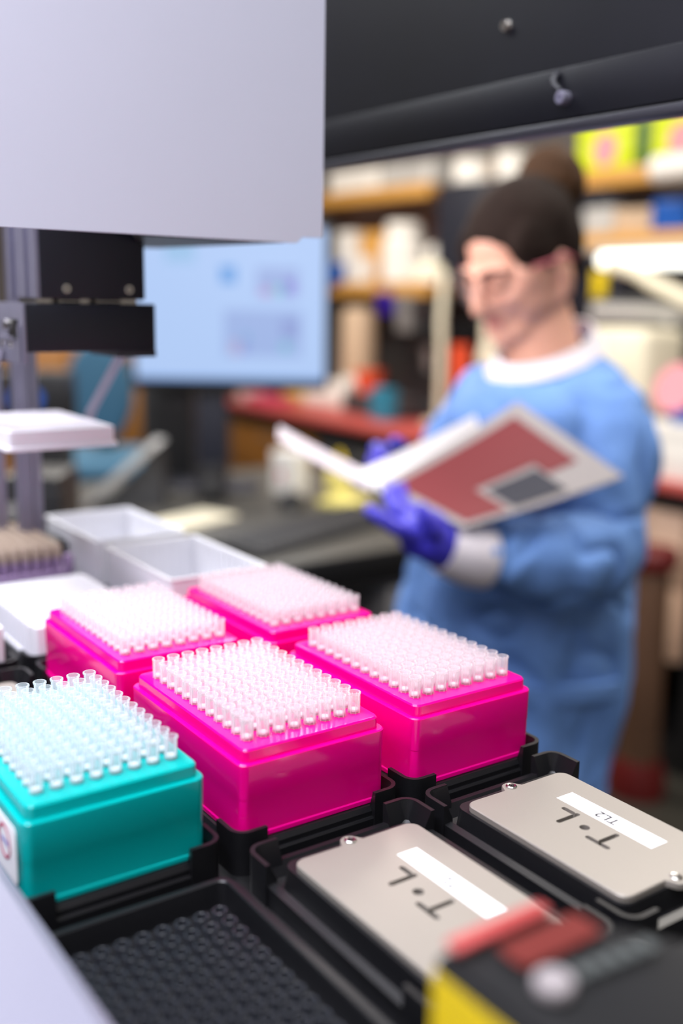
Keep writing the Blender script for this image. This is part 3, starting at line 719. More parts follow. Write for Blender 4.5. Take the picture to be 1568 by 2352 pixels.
bm = B(); add_box(bm, -120, 0, -110, 120, 150, 172, 4); obj('stage', bm, M['blk'], t)
bm = B(); add_cyl(bm, (-60, 0, 300), (-60, 0, 200), 30, 18, 16); obj('objective', bm, M['steel'], t)
for dy in (-34, 34):
    bm = B(); add_cyl(bm, (-60, dy, 410), (-130, dy, 500), 24, 24, 16); obj('eyepiece', bm, M['greyd'], t)
t = thing('desk_arm', 'cream arm lamp on a thin post beside the microscope', 'lamp', (2560, 2915, -304))
bm = B(); add_lathe(bm, [(70, 0), (70, 14), (20, 22)], (0, 0, 0), 20); obj('base', bm, M['cream'], t)
bm = B(); add_tube(bm, [(0, 0, 20), (0, 0, 300), (0, 10, 420), (20, 24, 600), (10, 70, 640)], 17, 12); obj('arm', bm, M['cream'], t)
bm = B(); add_lathe(bm, [(70, 0), (64, 30), (26, 60)], (10, 100, 600), 20); obj('head', bm, M['cream'], t)
def cup(x, y, z, r, h, m, label, cat='cup'):
    t = thing('cup', label, cat, (x, y, z))
    bm = B(); add_lathe(bm, [(r*.8, 0), (r, h), (r*.92, h), (r*.74, 6)], (0, 0, 0), 20); obj('cup_body', bm, M[m], t)
    bm = B(); add_lathe(bm, [(r*1.04, h - 3), (r*1.06, h + 3), (r*.9, h + 4)], (0, 0, 0), 20); obj('rim', bm, M[m], t)
    return t
carton('grey_base_unit', 'greyd', 'dark grey flat unit under the orange cup on the red bench', 2480, 3100, 3500, -304, -210, 140, cat='instrument')
cup(2540, 3385, -208, 66, 90, 'orange', 'orange red cup standing on the dark grey flat unit')
carton('teal_box', 'tealb', 'small teal blue box on the bench front left of the gowned person', 2420, 3090, 3210, -304, -170, 55)
carton('yellow_box', 'yellowp', 'pale yellow box on the red bench below the monitor', 2640, 4090, 4290, -304, -180, 150)
for k in range(6):
    jar('vial', 2600, 3970 - 68*k, -304, 27, 118, 'whitep', 'white capped vial in the row beside the pale yellow box, %s' % ('nearest to it', 'second from it', 'third from it', 'fourth from it', 'fifth from it', 'farthest from it')[k], cat='vial', group='row of white vials', neck=.8)
jar('flask', 2400, 4180, -304, 75, 110, 'glassw', 'pinkish frosted flask at the left end of the red bench', cat='flask', neck=.45)
carton('magenta_tray', 'magenta', 'low magenta tray at the left end of the red bench', 2340, 3900, 4130, -304, -272, 130, cat='tray')
# right hand shelves
def lime_extra(t, d, wd, h):
    bm = B(); add_cyl(bm, (-d/2 - 2.4, 0, h*.45), (-d/2 - 1.6, 0, h*.45), min(wd, h)*.33, n=28); obj('printed_disc', bm, M['pinkl'], t, False, label='round pale pink print')
carton('lime_carton', 'lime', 'lime green carton with pink disc on the high right shelf, next to the hair bun', 2684, 2098, 2352, 646, 810, 180, extra=lime_extra, group='lime green cartons')
carton('lime_carton', 'lime', 'lime green carton with pink disc at the picture edge on the high right shelf', 2684, 1780, 2028, 646, 810, 180, extra=lime_extra, group='lime green cartons')
carton('dark_green_binder', 'dgreen', 'dark green binder squeezed between the two lime cartons', 2690, 2036, 2092, 646, 800, 180, cat='binder')
roll('fat white roll hanging before the high right shelf', 2600, 1720, 1925, 622, 44, 'whitep', 'whitep')
carton('mint_carton', 'greyl', 'pale grey green carton on the low right shelf beside the hair', 2690, 2175, 2310, 432, 526, 150)
carton('grey_carton', 'tan', 'dull tan carton on the low right shelf between grey green and blue boxes', 2690, 2010, 2170, 432, 514, 150)
carton('blue_box', 'blue', 'bright blue box on the low right shelf', 2684, 1860, 2002, 432, 534, 150)
t = thing('shelf_lamp', 'lit white fluorescent lamp under the low right shelf', 'lamp', (2690, 1950, 378))
bm = B(); add_box(bm, -40, 60, -300, 300, -8, 18, 4); obj('housing', bm, M['greyl'], t)
bm = B(); add_box(bm, -46, 40, -296, 250, -58, -8, 18, 4); obj('diffuser', bm, M['tube'], t, label='glowing white diffuser')
t = thing('swing_arm', 'pale green white swing arm below the fluorescent lamp', 'arm', (2550, 1850, 176))
bm = B(); add_tube(bm, [(0, 200, 150), (0, 90, 125), (0, 10, 86), (0, -110, 42), (0, -240, 10)], 24, 12); obj('arm', bm, M['cream'], t)
bm = B(); add_lathe(bm, [(34, -12), (38, 0), (34, 12)], (0, -250, 8), 18); obj('joint', bm, M['greyl'], t)
t = thing('bench_instrument', 'wide grey white instrument at right under the swing arm', 'instrument', (2760, 1900, -304))
bm = B(); add_box(bm, -140, 160, -360, 300, 0, 520, 16); obj('case', bm, M['greyd'], t)
bm = B(); add_box(bm, -152, -138, -340, 280, 452, 500, 6); obj('front_band', bm, M['greyl'], t, label='pale grey front band')
for k in range(5):
    bm = B(); add_box(bm, -146, -138, -330 + 120*k, -240 + 120*k, 60, 400, 4); obj('front_panel', bm, M['blk'], t)
bm = B(); add_cyl(bm, (-162, -70, 470), (-150, -70, 470), 30, n=20); obj('dial', bm, M['greyl'], t)
carton('olive_strip', 'yellow', 'olive yellow label strip upright below the lamp', 2640, 2155, 2207, 216, 306, 20, cat='label strip')
t = thing('cream_instrument', 'rounded cream instrument behind the near shoulder of the gowned person', 'instrument', (2460, 1865, -304))
bm = B(); add_box(bm, -80, 120, -128, 128, 0, 428, 30, 4); obj('case', bm, M['cream'], t)
bm = B(); add_box(bm, -84, -78, -90, 90, 240, 380, 3); obj('front_panel', bm, M['cream'], t)
jar('bottle', 2550, 2625, -304, 42, 436, 'cream', 'cream bottle behind the far shoulder of the gowned person', cat='bottle', neck=.6)
cup(2430, 2650, -304, 36, 335, 'orange', 'orange red beaker behind the far shoulder of the gowned person', 'beaker')
t = thing('round_dish', 'pale pink round dish leaning on the bench at the right picture edge', 'dish', (2400, 1600, -304))
bm = B(); add_box(bm, -20, 60, -60, 60, 0, 190, 8); obj('stand', bm, M['greyd'], t)
bm = B(); add_cyl(bm, (-44, 0, 262), (-20, 0, 255), 74, 66, 28); obj('dish', bm, M['pinkl'], t)
carton('white_tub', 'whitep', 'white tub on the bench at the right picture edge', 2290, 1440, 1660, -304, -140, 70, cat='tub')
carton('blue_pack', 'blue', 'small blue pack on top of the white tub', 2296, 1450, 1560, -138, -104, 50, cat='pack')
# items low at right
t = thing('stool_column', 'brown round column with dark red base ring on the floor at right', 'stool', (2190, 1500, -1241))
bm = B(); add_lathe(bm, [(62, 110), (58, 300), (54, 640), (50, 700)], (0, 0, 0), 24); obj('column', bm, mat('brown_column', S(98, 70, 52), .5, nscale=6, nvar=.2), t)
bm = B(); add_lathe(bm, [(84, 0), (84, 60), (66, 112)], (0, 0, 0), 28); obj('base_ring', bm, M['redd'], t)
bm = B(); add_lathe(bm, [(54, 690), (70, 702), (74, 740), (64, 756), (20, 760)], (0, 0, 0), 28); obj('seat', bm, M['redd'], t, label='dark red round seat')

# --- computer desk
ds = thing('computer_desk', 'grey topped computer desk with black edge behind the machine', 'desk', (900, 1690, -1241))
DS = Vector((900, 1690, -1241))
bm = B(); add_box(bm, 330, 1560, 1338, 2420, -342, -321, 4); bpart('desk_top', bm, M['deskg'], ds, base=DS)
bm = B(); add_box(bm, 326, 1564, 1331, 1345, -362, -322, 3); add_box(bm, 350, 1540, 1350, 2380, -400, -342); bpart('front_edge', bm, M['blk'], ds, base=DS, label='black front edge')
for x0, mt in ((350, 'greym'), (1120, 'greym')):
    bm = B(); add_box(bm, x0, x0 + 400, 1380, 1960, -1230, -402); pd = bpart('drawer_unit', bm, M[mt], ds, base=DS)
    for z0, z1 in ((-1210, -860), (-850, -640), (-630, -420)):
        bm = B(); add_box(bm, x0 + 8, x0 + 392, 1362, 1381, z0, z1, 3); bpart('drawer', bm, M['greym'], pd, base=DS)
for x in (800, 1060):
    bm = B(); add_box(bm, x, x + 40, 1900, 1940, -1241, -400); bpart('leg', bm, M['blk'], ds, base=DS)
bm = B(); add_box(bm, -60, 60, -90, 90, 0, 150, 4); solo('white_carton', bm, M['whitep'], 'white carton standing on the floor under the desk', 'box', (900, 1440, -1241 + 0))
# keyboard, turned on the desk
kb = thing('keyboard', 'black keyboard lying turned at the desk front behind the pink boxes', 'keyboard', (815.9 + 239.5 - 24, 1381 + 150.5, -321), math.radians(19.7))
bm = B(); add_prism(bm, [(-72, 0), (72, 0), (72, 24), (-72, 12)], 'x', -255, 255); obj('keyboard_body', bm, M['blk'], kb, True, 30)
kbm = B(); add_rr(kbm, [(8.6, 8.6, 1.5, 0), (7.2, 7.2, 1.5, 7)]); key_me = finish(kbm, 'key', M['greyd'])
for r_ in range(6):
    for c_ in range(22):
        if r_ == 0 and 3 <= c_ <= 8: continue
        o = bpy.data.objects.new('key', key_me); COL.objects.link(o); o.parent = kb
        y = -56 + 20.5*r_; o.location = ((-230 + 21.9*c_)/1000, y/1000, (12 + (y + 72)/12 )/1000); o.rotation_euler = (math.radians(4.8), 0, 0)
bm = B(); add_rr(bm, [(72, 8.6, 1.5, 0), (70, 7.2, 1.5, 7)], -102, -56); k = obj('space_bar', bm, M['greyd'], kb); k.location = (0, 0, 0.013)
ms = thing('computer_mouse', 'black computer mouse on the grey desk in front of the white carton', 'mouse', (1165, 1825, -321), math.radians(60))
bm = B(); add_ell(bm, (0, 0, 0), (62, 38, 40), seg=20, rings=12); bmesh.ops.bisect_plane(bm, geom=bm.verts[:] + bm.edges[:] + bm.faces[:], plane_co=(0, 0, 0.5), plane_no=(0, 0, 1), clear_inner=True)
bmesh.ops.holes_fill(bm, edges=bm.edges[:]); obj('mouse_body', bm, M['blk'], ms)
bm = B(); add_cyl(bm, (34, -4, 34), (34, 4, 34), 9, n=14); obj('scroll_wheel', bm, M['greyd'], ms)
# monitor, facing the machine
ang = math.atan2(-241.6, 357.4)
mo = thing('computer_monitor', 'black monitor with lit pale blue screen on the grey desk', 'monitor', (1139, 2098, -321), ang)
bm = B(); add_box(bm, -216, 216, 0, 26, 228, 584, 5); obj('casing', bm, M['blk'], mo)
scr_m = mat('lit_screen', S(186, 212, 252), 0.4, emis=0.92, ecol=S(180, 208, 252)); scr_m.node_tree.nodes['Principled BSDF'].inputs['Base Color'].default_value = (0.01, 0.01, 0.012, 1)
def screen(name, x0, x1, z0, z1, y, col, e=0.92):
    bm = B(); add_box(bm, x0*.935, x1*.935, y, y + 1.0, z0 - 89, z1 - 89)
    if isinstance(col, tuple):
        m_ = mat('lit_picture', (0.01, 0.01, 0.012, 1), 0.4, emis=e, ecol=S(*col))
    else: m_ = col
    return m_, bm
m_, bm = screen('screen', -222, 222, 338, 666, -0.8, scr_m); sc = obj('screen', bm, m_, mo, False, label='lit pale blue screen')
for x0, x1, z0, z1, col in ((62, 160, 520, 582, (160, 182, 232)), (-14, 168, 392, 492, (160, 184, 234)), (-22, 14, 548, 584, (104, 164, 232)), (70, 96, 522, 540, (206, 160, 210)), (104, 124, 524, 544, (130, 214, 214)), (128, 152, 526, 556, (150, 130, 226)),
                            (0, 22, 394, 424, (230, 180, 190)), (26, 40, 396, 430, (130, 120, 214)), (30, 46, 420, 440, (110, 180, 210)), (120, 160, 432, 474, (146, 160, 216)), (118, 140, 402, 424, (130, 200, 216)), (-222, 222, 338, 346, (120, 160, 220)), (-150, -80, 590, 640, (160, 200, 240))):
    m_, bm = screen('picture', x0, x1, z0, z1, -1.5, col); obj('screen_picture', bm, m_, sc, False)
bm = B(); add_box(bm, -80, -10, 24, 50, 16, 330, 6); obj('neck', bm, M['navy'], mo)
bm = B(); add_rr(bm, [(100, 70, 20, 0), (100, 70, 20, 8), (55, 44, 14, 16)], -40, 40); obj('foot', bm, M['navy'], mo)
mo.scale = (1.217,)*3
# desk items
t = thing('computer_tower', 'black computer tower behind the monitor foot', 'computer', (1075, 2345, -321), math.radians(-34))
bm = B(); add_box(bm, -75, 75, -30, 45, 0, 290, 5); obj('tower_case', bm, M['greyd'], t)
bm = B(); add_box(bm, -68, 68, -34, -28, 20, 270, 3); obj('front_grille', bm, M['blk'], t)
t = thing('speaker', 'small black square speaker on the desk under the red bench end', 'speaker', (1030, 2000, -321), math.radians(-33))
bm = B(); add_box(bm, -32, 32, -30, 40, 0, 95, 5); obj('speaker_box', bm, M['blk'], t)
bm = B(); add_cyl(bm, (0, -30, 46), (0, -34, 46), 22, 19, 20); obj('cone', bm, M['greyd'], t)
carton('white_box', 'whitep', 'white upright box with faint red mark on the desk behind the mouse', 1225, 1925, 2025, -321, -205, 56, extra=lambda t, d, wd, h: obj('red_mark', (lambda b: (add_box(b, -d/2 - 2.2, -d/2 - 1.5, -10, 12, h*.35, h*.6), b)[1])(B()), M['pinkl'], t, False))
t = thing('yellow_sign', 'yellow wedge sign on the desk right of the white upright box', 'sign', (1365, 1905, -321))
bm = B(); add_prism(bm, [(-45, 62), (45, 62), (0, 122)], 'x', -6, 6); obj('sign_face', bm, M['yellow'], t, False)
bm = B(); add_box(bm, -14, 14, -46, 46, 0, 62, 3); obj('foot', bm, M['yellowp'], t)
bm = B(); add_box(bm, -60, 60, -50, 50, 0, 14, 2); solo('note_pad', bm, M['yellowp'], 'pale yellow note pad on the desk right of the mouse', 'note pad', (1312, 1800, -321), 0.5)
bm = B(); add_rr(bm, [(150, 60, 8, 0), (150, 60, 8, 5)]); solo('paper_sheet', bm, M['cream'], 'cream paper lying on the desk behind the frosted reservoirs', 'paper', (830, 1790, -321), 0.35)
t = thing('tilted_tablet', 'grey white slanted board leaning on the desk left of the monitor foot', 'board', (820, 2070, -321), math.radians(-34))
bm = B(); add_prism(bm, [(-115, 0), (-85, 0), (95, 160), (70, 166)], 'y', -70, 70); obj('board', bm, M['greyl'], t)
bm = B(); add_prism(bm, [(-60, 0), (100, 0), (92, 150)], 'y', -40, 60); obj('support', bm, M['greyd'], t)
# --- things behind the left side
ch = thing('office_chair', 'blue grey office chair behind the desk, left of the monitor', 'chair', (1035, 2760, -1241), math.radians(-30))
bm = B(); add_rings(bm, [[Vector((105*q*math.cos(2*PI*k/32), y, 1145 + 160*q*math.sin(2*PI*k/32))) for k in range(32)] for y, q in ((-20, .8), (-14, .94), (0, 1), (18, .98), (30, .86))])
obj('backrest', bm, M['chairf'], ch)
bm = B(); add_box(bm, -210, 210, -230, 210, 880, 950, 30, 4); obj('seat', bm, M['chairf'], ch)
bm = B(); add_box(bm, -25, 25, 120, 150, 900, 1100, 6); add_cyl(bm, (0, 0, 200), (0, 0, 890), 28, n=16); obj('post', bm, M['blk'], ch)
for k in range(5):
    a = 2*PI*k/5; bm = B(); add_caps(bm, (0, 0, 160), (260*math.cos(a), 260*math.sin(a), 90), 26, 18); lg = obj('leg', bm, M['blk'], ch)
    bm = B(); add_cyl(bm, (260*math.cos(a) - 12, 260*math.sin(a), 30), (260*math.cos(a) + 12, 260*math.sin(a), 30), 30, n=14); obj('caster', bm, M['blk'], lg)
t = thing('oak_cabinet', 'oak drawer cabinet far back behind the office chair', 'cabinet', (1250, 3500, -1241), math.radians(-30))
bm = B(); add_box(bm, -460, 460, -250, 250, 0, 1290, 4); obj('cabinet_body', bm, M['woodd'], t)
for k in range(3):
    for c_ in range(2):
        bm = B(); add_box(bm, -450 + 455*c_, -5 + 455*c_, -266, -249, 60 + 405*k, 450 + 405*k, 3); d_ = obj('drawer', bm, M['woodd'], t)
        bm = B(); add_box(bm, -260 + 455*c_, -190 + 455*c_, -284, -264, 380 + 405*k, 396 + 405*k, 3); obj('handle', bm, M['blk'], d_)
t = thing('blue_display', 'black device with oval blue lit display on the desk at left', 'device', (556, 1996, -321), math.radians(-35))
bm = B(); add_box(bm, -50, 80, 10, 90, 0, 220, 6); obj('device_case', bm, M['blk'], t)
bm = B(); add_box(bm, -70, 95, 0, 70, 220, 350, 8); obj('head_case', bm, M['blk'], t)
bm = B(); add_rings(bm, [[Vector((p.x, 1.0, p.y)) for p in rrect(-6, 288, 38, 21, 20, 0, 6)], [Vector((p.x, -3.0, p.y)) for p in rrect(-6, 288, 38, 21, 20, 0, 6)]]); obj('display', bm, mat('lit_blue_display', (0.01, 0.02, 0.05, 1), .4, emis=0.8, ecol=S(40, 100, 210)), t, False, label='oval lit blue display')
bm = B(); add_box(bm, -24, 56, -12, 12, 196, 226, 6); obj('tray', bm, mat('dusty_mauve', S(150, 128, 132), .6), t)
bm = B(); add_box(bm, -40, 40, -60, 60, 0, 1198, 4); add_box(bm, -44, 44, -64, -56, 40, 1180, 3); solo('black_cabinet', bm, M['blk'], 'narrow black cabinet behind the metal upright at left', 'cabinet', (262, 1060, -1241), math.radians(-35))
carton('red_tray', 'benchred', 'dull red tray on the oak cabinet under the monitor edge', 1300, 3330, 3490, 49, 95, 120, cat='tray')

# ================================================================== the person in the blue gown
from mathutils import noise
M.update(
    skin=mat('skin', S(226, 170, 146), 0.5, sss=0.12, sss_col=(0.008, 0.003, 0.002), nscale=30, nvar=0.06),
    gown=mat('blue_gown_fabric', S(108, 152, 218), 0.75, nscale=120, nvar=0.05, bump=0.2),
    cuff=mat('white_knit', S(232, 226, 232), 0.85, nscale=300, nvar=0.08, bump=0.3),
    glove=mat('violet_blue_nitrile', S(62, 56, 190), 0.4, spec=0.5),
    hair=mat('dark_brown_hair', S(40, 29, 24), 0.85, spec=0.15, nscale=90, nvar=0.4, bump=0.5),
    bun=mat('brown_hair_bun', S(70, 47, 28), 0.8, spec=0.2, nscale=90, nvar=0.45, bump=0.6),
    lens=clear_plastic('clear_lens', (0.9, 0.9, 0.95, 1), 0.012, 0.05, 0.09),
    lip=mat('lip', S(194, 118, 110), 0.45), brow=mat('eyebrow', S(92, 64, 50), 0.7),
    trouser=mat('dark_trousers', S(40, 42, 52), 0.8), shoe=mat('dark_shoes', S(26, 26, 28), 0.5),
)
pr = thing('person', 'person in pale blue gown and violet gloves reading an open folder, hair in bun', 'person', (880, 680, -1241), math.atan2(-0.570, 0.8215))
LEGS = ((1, (4, -50)), (-1, (-84, 32)))
HM = Matrix.Translation((-44, 0, 1502)) @ Matrix.Rotation(math.radians(-53), 4, 'Z') @ Matrix.Rotation(math.radians(28), 4, 'X') @ Matrix.Scale(0.905, 4)
def head(bm, f):
    b = B(); f(b); bmesh.ops.transform(b, matrix=HM, verts=b.verts)
    me = bpy.data.meshes.new('tmp'); b.to_mesh(me); b.free(); bm.from_mesh(me); bpy.data.meshes.remove(me)
def h_skin(b):
    add_ell(b, (0, 12, 30), (73, 90, 82), seg=32, rings=20)          # cranium
    add_ell(b, (0, -34, -28), (58, 58, 70), seg=28, rings=18)        # face
    add_ell(b, (0, -60, -78), (34, 34, 30)); add_ell(b, (0, -82, -92), (20, 16, 16))      # jaw, chin
    for s in (-1, 1):
        add_ell(b, (s*34, -66, -24), (24, 22, 20))                  # cheek
        add_caps(b, (s*10, -88, 22), (s*44, -74, 20), 9, 8)          # brow ridge
        add_ell(b, (s*30, -76, 4), (15, 12, 11))                     # eyelid
        add_caps(b, (s*60, 6, -50), (s*24, -70, -82), 20, 18)        # jaw line
        add_ell(b, (s*44, -32, -40), (26, 44, 44)); add_ell(b, (s*52, -22, -8), (22, 48, 44))      # cheek sides
        add_ell(b, (s*75, 14, -22), (7, 19, 31), Matrix.Rotation(s*math.radians(18), 3, 'Z')); add_ell(b, (s*73, 8, -48), (7, 9, 10))    # ear
        add_ell(b, (s*11, -94, -30), (9, 10, 8))                     # nostril wing
    add_caps(b, (0, -88, 16), (0, -110, -20), 8, 11); add_ell(b, (0, -112, -26), (12, 13, 11))     # nose
    add_caps(b, (-16, -84, -53), (16, -84, -53), 8); add_caps(b, (-13, -84, -64), (13, -84, -64), 8)      # lips
    add_ell(b, (0, -70, -60), (30, 20, 24))
bm = B(); head(bm, h_skin)
add_caps(bm, (-30, 14, 1462), (4, 6, 1350), 52, 56)
add_ell(bm, (0, 0, 1280), (112, 88, 84)); add_ell(bm, (-8, -8, 1210), (120, 98, 130)); add_ell(bm, (-20, -10, 1020), (128, 105, 150))
for s, c in LEGS:
    add_caps(bm, (c[0], c[1], 930), (c[0] - 4, c[1] - 6, 500), 66, 48); add_caps(bm, (c[0] - 4, c[1] - 6, 500), (c[0], c[1] + 14, 90), 48, 36)
    add_caps(bm, (c[0] + 8, c[1] + 20, 44), (c[0] - 70, c[1] - 84, 34), 40, 32)
add_caps(bm, (70, -62, 1296), (62, -136, 1128), 44, 38); add_caps(bm, (62, -136, 1128), (-150, -266, 1142), 38, 26)
add_caps(bm, (-78, 54, 1296), (-146, 38, 1118), 42, 38); add_caps(bm, (-146, 38, 1118), (-218, -72, 1204), 38, 26)
bm = remesh(bm, 3.6, 8); obj('body', bm, M['skin'], pr, True, 180)

# --- gown
bm = B(); rings = []
for z, cx, cy, a, b in ((1378, 6, 2, 66, 64), (1368, 4, 2, 82, 76), (1352, 0, 0, 106, 92), (1326, 0, 0, 128, 110), (1296, 2, 0, 140, 124), (1260, 2, 0, 146, 132), (1195, -4, -4, 146, 134), (1130, -12, -6, 154, 140), (1065, -22, -8, 164, 144), (995, -28, -10, 170, 150), (930, -32, -10, 167, 150),
                        (860, -36, -12, 160, 146), (790, -38, -12, 156, 142), (720, -39, -12, 152, 138), (640, -40, -12, 149, 136), (570, -40, -12, 148, 134), (480, -40, -12, 148, 134)):
    ring = []
    f = max(0, min(1, (1330 - z)/350))
    for k in range(72):
        t = 2*PI*k/72
        rr = 1 + f*(0.035*math.sin(7*t + z/170) + 0.022*math.sin(12*t - z/120 + 1.3))
        fr = max(0, -0.75*math.cos(t) - 0.66*math.sin(t))
        ring.append(Vector((cx + a*rr*math.cos(t), cy + b*rr*math.sin(t), z - 30*fr*max(0, min(1, (z - 1290)/80)))))
    rings.append(ring)
add_rings(bm, list(reversed(rings)))
add_caps(bm, (70, -62, 1298), (78, -98, 1225), 56, 58); add_caps(bm, (78, -98, 1225), (64, -140, 1122), 58, 58)
add_caps(bm, (64, -140, 1122), (0, -206, 1114), 58, 54); add_caps(bm, (0, -206, 1114), (-122, -256, 1134), 54, 40)
add_caps(bm, (-78, 54, 1298), (-146, 40, 1116), 54, 56); add_caps(bm, (-146, 40, 1116), (-206, -56, 1196), 54, 40)
bm = remesh(bm, 5.5, 4)
bmesh.ops.recalc_face_normals(bm, faces=bm.faces)
bm.normal_update()
for v in bm.verts:
    p = v.co
    n = noise.noise(Vector((p.x*.016 + p.z*.004, p.y*.016, p.z*.005))) * 13 + noise.noise(Vector((p.x*.03 + p.z*.012, p.y*.03, p.z*.014 - p.x*.012))) * 5
    r_ = abs(noise.noise(Vector((p.x*.012 + 9, p.y*.012, p.z*.012))))
    fade = min(1.0, max(0.0, (1378 - p.z)/90))
    v.co += v.normal * (n + 5 - 14*max(0, .12 - r_)/.12*.6) * fade
gown = obj('gown', bm, M['gown'], pr, True, 180, label='loose pale blue gown with folds')
bm = B(); prof = []
for z, q in ((900, 1.02), (903, 1.075), (925, 1.075), (928, 1.02)): prof.append([Vector((-33 + 170*q*math.cos(2*PI*k/48), -11 + 150*q*math.sin(2*PI*k/48), z + 5*math.sin(2*PI*k/16))) for k in range(48)])
add_rings(bm, prof, False, False); obj('waist_tie', bm, M['gown'], pr)
# white collar, lower at the front
bm = B(); prof = []
fx, fy = -0.75, -0.66
for k in range(40):
    t = 2*PI*k/40; d = Vector((math.cos(t), math.sin(t))); fr = d.x*fx + d.y*fy
    c = Vector((2 - 8*max(0, fr), 6 - 6*max(0, fr))); zc = 1382 - 32*fr
    prof.append((c, d, zc))
add_rings(bm, [[Vector((c.x + d.x*r, c.y + d.y*r, zc + dz)) for c, d, zc in prof] for r, dz in ((62, 8), (66, 10), (74, -4), (83, -15), (80, -18), (69, -4), (61, 5))], False, False)
obj('collar', bm, M['cuff'], pr, label='white knit collar')
# cuffs
bm = B(); add_tube(bm, [(-112, -252, 1132), (-130, -260, 1136), (-150, -268, 1142), (-166, -274, 1148)], [40, 40, 36, 32], 18); obj('cuff', bm, M['cuff'], pr, label='white knit cuff')
bm = B(); add_tube(bm, [(-200, -46, 1190), (-210, -62, 1200), (-218, -78, 1208)], [40, 36, 32], 18); obj('cuff', bm, M['cuff'], pr, label='white knit cuff')
# gloves: palm, four fingers of different length bent round the folder, thumb from the side of the palm
bm = B()
add_caps(bm, (-152, -270, 1144), (-178, -280, 1158), 29, 30); add_ell(bm, (-190, -286, 1168), (32, 17, 33), Matrix.Rotation(math.radians(48), 3, 'Y'))
def finger(bm, pts, r): 
    for (a, b), (ra, rb) in zip(zip(pts, pts[1:]), zip(r, r[1:])): add_caps(bm, a, b, ra, rb, 12)
finger(bm, [(-200, -294, 1168), (-224, -302, 1178), (-244, -300, 1190), (-258, -294, 1198)], (12, 10.5, 9.5, 8))      # index, under the cover
finger(bm, [(-206, -282, 1176), (-226, -272, 1196), (-232, -252, 1210), (-230, -236, 1216)], (12, 10.5, 9.5, 8))       # middle, behind
finger(bm, [(-200, -270, 1182), (-216, -256, 1200), (-218, -236, 1212), (-212, -222, 1216)], (11.5, 10, 9, 8))
finger(bm, [(-190, -262, 1182), (-200, -246, 1198), (-200, -230, 1206)], (10.5, 9, 7.5))
finger(bm, [(-176, -292, 1164), (-182, -306, 1178), (-190, -308, 1192), (-196, -306, 1202)], (14, 12, 11, 9))            # thumb
bm = remesh(bm, 2.4, 3, .5); obj('glove', bm, M['glove'], pr, True, 180, label='violet blue glove under the folder')
bm = B()
add_caps(bm, (-216, -74, 1207), (-224, -100, 1222), 28, 28); add_ell(bm, (-228, -116, 1230), (18, 30, 26))
finger(bm, [(-236, -130, 1240), (-246, -150, 1252), (-244, -166, 1250), (-238, -176, 1242)], (12, 10.5, 9.5, 8))
finger(bm, [(-238, -130, 1228), (-250, -152, 1236), (-250, -170, 1234), (-244, -180, 1226)], (12, 10.5, 9.5, 8))
finger(bm, [(-236, -128, 1216), (-248, -150, 1220), (-250, -166, 1216), (-244, -176, 1210)], (11.5, 10, 9, 8))
finger(bm, [(-232, -124, 1206), (-242, -142, 1206), (-244, -156, 1200)], (10.5, 9, 7.5))
finger(bm, [(-214, -110, 1240), (-216, -132, 1254), (-222, -150, 1262)], (13, 11.5, 9))
bm = remesh(bm, 2.4, 3, .5); obj('glove', bm, M['glove'], pr, True, 180, label='violet blue glove behind the spine')
# trousers and shoes under the gown
bm = B()
for s, c in LEGS:
    add_caps(bm, (c[0], c[1], 850), (c[0] - 4, c[1] - 6, 500), 72, 58); add_caps(bm, (c[0] - 4, c[1] - 6, 500), (c[0], c[1] + 14, 100), 58, 52)
obj('trousers', remesh(bm, 8, 4), M['trouser'], pr, True, 180)
for s, c in LEGS:
    bm = B(); add_caps(bm, (c[0] + 8, c[1] + 20, 48), (c[0] - 72, c[1] - 88, 40), 50, 40); add_caps(bm, (c[0], c[1] + 14, 120), (c[0], c[1] + 14, 50), 44, 46)
    bmesh.ops.bisect_plane(bm, geom=bm.verts[:] + bm.edges[:] + bm.faces[:], plane_co=(0, 0, 1), plane_no=(0, 0, -1), clear_outer=True); bmesh.ops.holes_fill(bm, edges=bm.edges[:])
    obj('shoe', bm, M['shoe'], pr, True, 60)
# hair
def h_hair(b):
    add_ell(b, (0, 21.5, 47), (80, 93.5, 77), seg=32, rings=20)
    add_ell(b, (0, 44, 14), (78, 74, 82), seg=28, rings=18)
    for s in (-1, 1):
        add_ell(b, (s*58, -8, 36), (22, 56, 46)); add_caps(b, (s*72, -18, 10), (s*70, -12, -14), 9, 4)
        add_caps(b, (s*50, 50, -30), (s*20, 60, -58), 26, 18)
    add_ell(b, (0, 92, 70), (44, 40, 40))
bm = B(); head(bm, h_hair); bm = remesh(bm, 4, 4)
bm.normal_update()
for v in bm.verts:
    p = v.co; v.co += v.normal*(noise.noise(Vector((p.x*.03, p.y*.03, p.z*.03)))*1.2 + noise.noise(Vector((p.x*.12, p.y*.12, p.z*.04)))*1.0)
obj('hair', bm, M['hair'], pr, True, 180, label='dark brown hair pulled back')
def h_bun(b):
    add_ell(b, (0, 112, 80), (57, 48, 57), seg=24, rings=16)
    for k in range(9):
        a = 2*PI*k/9; add_caps(b, (38*math.cos(a), 118 + 24*math.sin(a)*.6, 82 + 38*math.sin(a)), (38*math.cos(a + 1.3), 106 + 20*math.sin(a + 1.3)*.6, 78 + 40*math.sin(a + 1.3)), 16, 11)
bm = B(); head(bm, h_bun); bm = remesh(bm, 4, 3)
bm.normal_update()
for v in bm.verts:
    p = v.co; v.co += v.normal*(noise.noise(Vector((p.x*.09, p.y*.09, p.z*.09)))*3.5)
obj('hair_bun', bm, M['bun'], pr, True, 180, label='brown hair bun on top of the head')
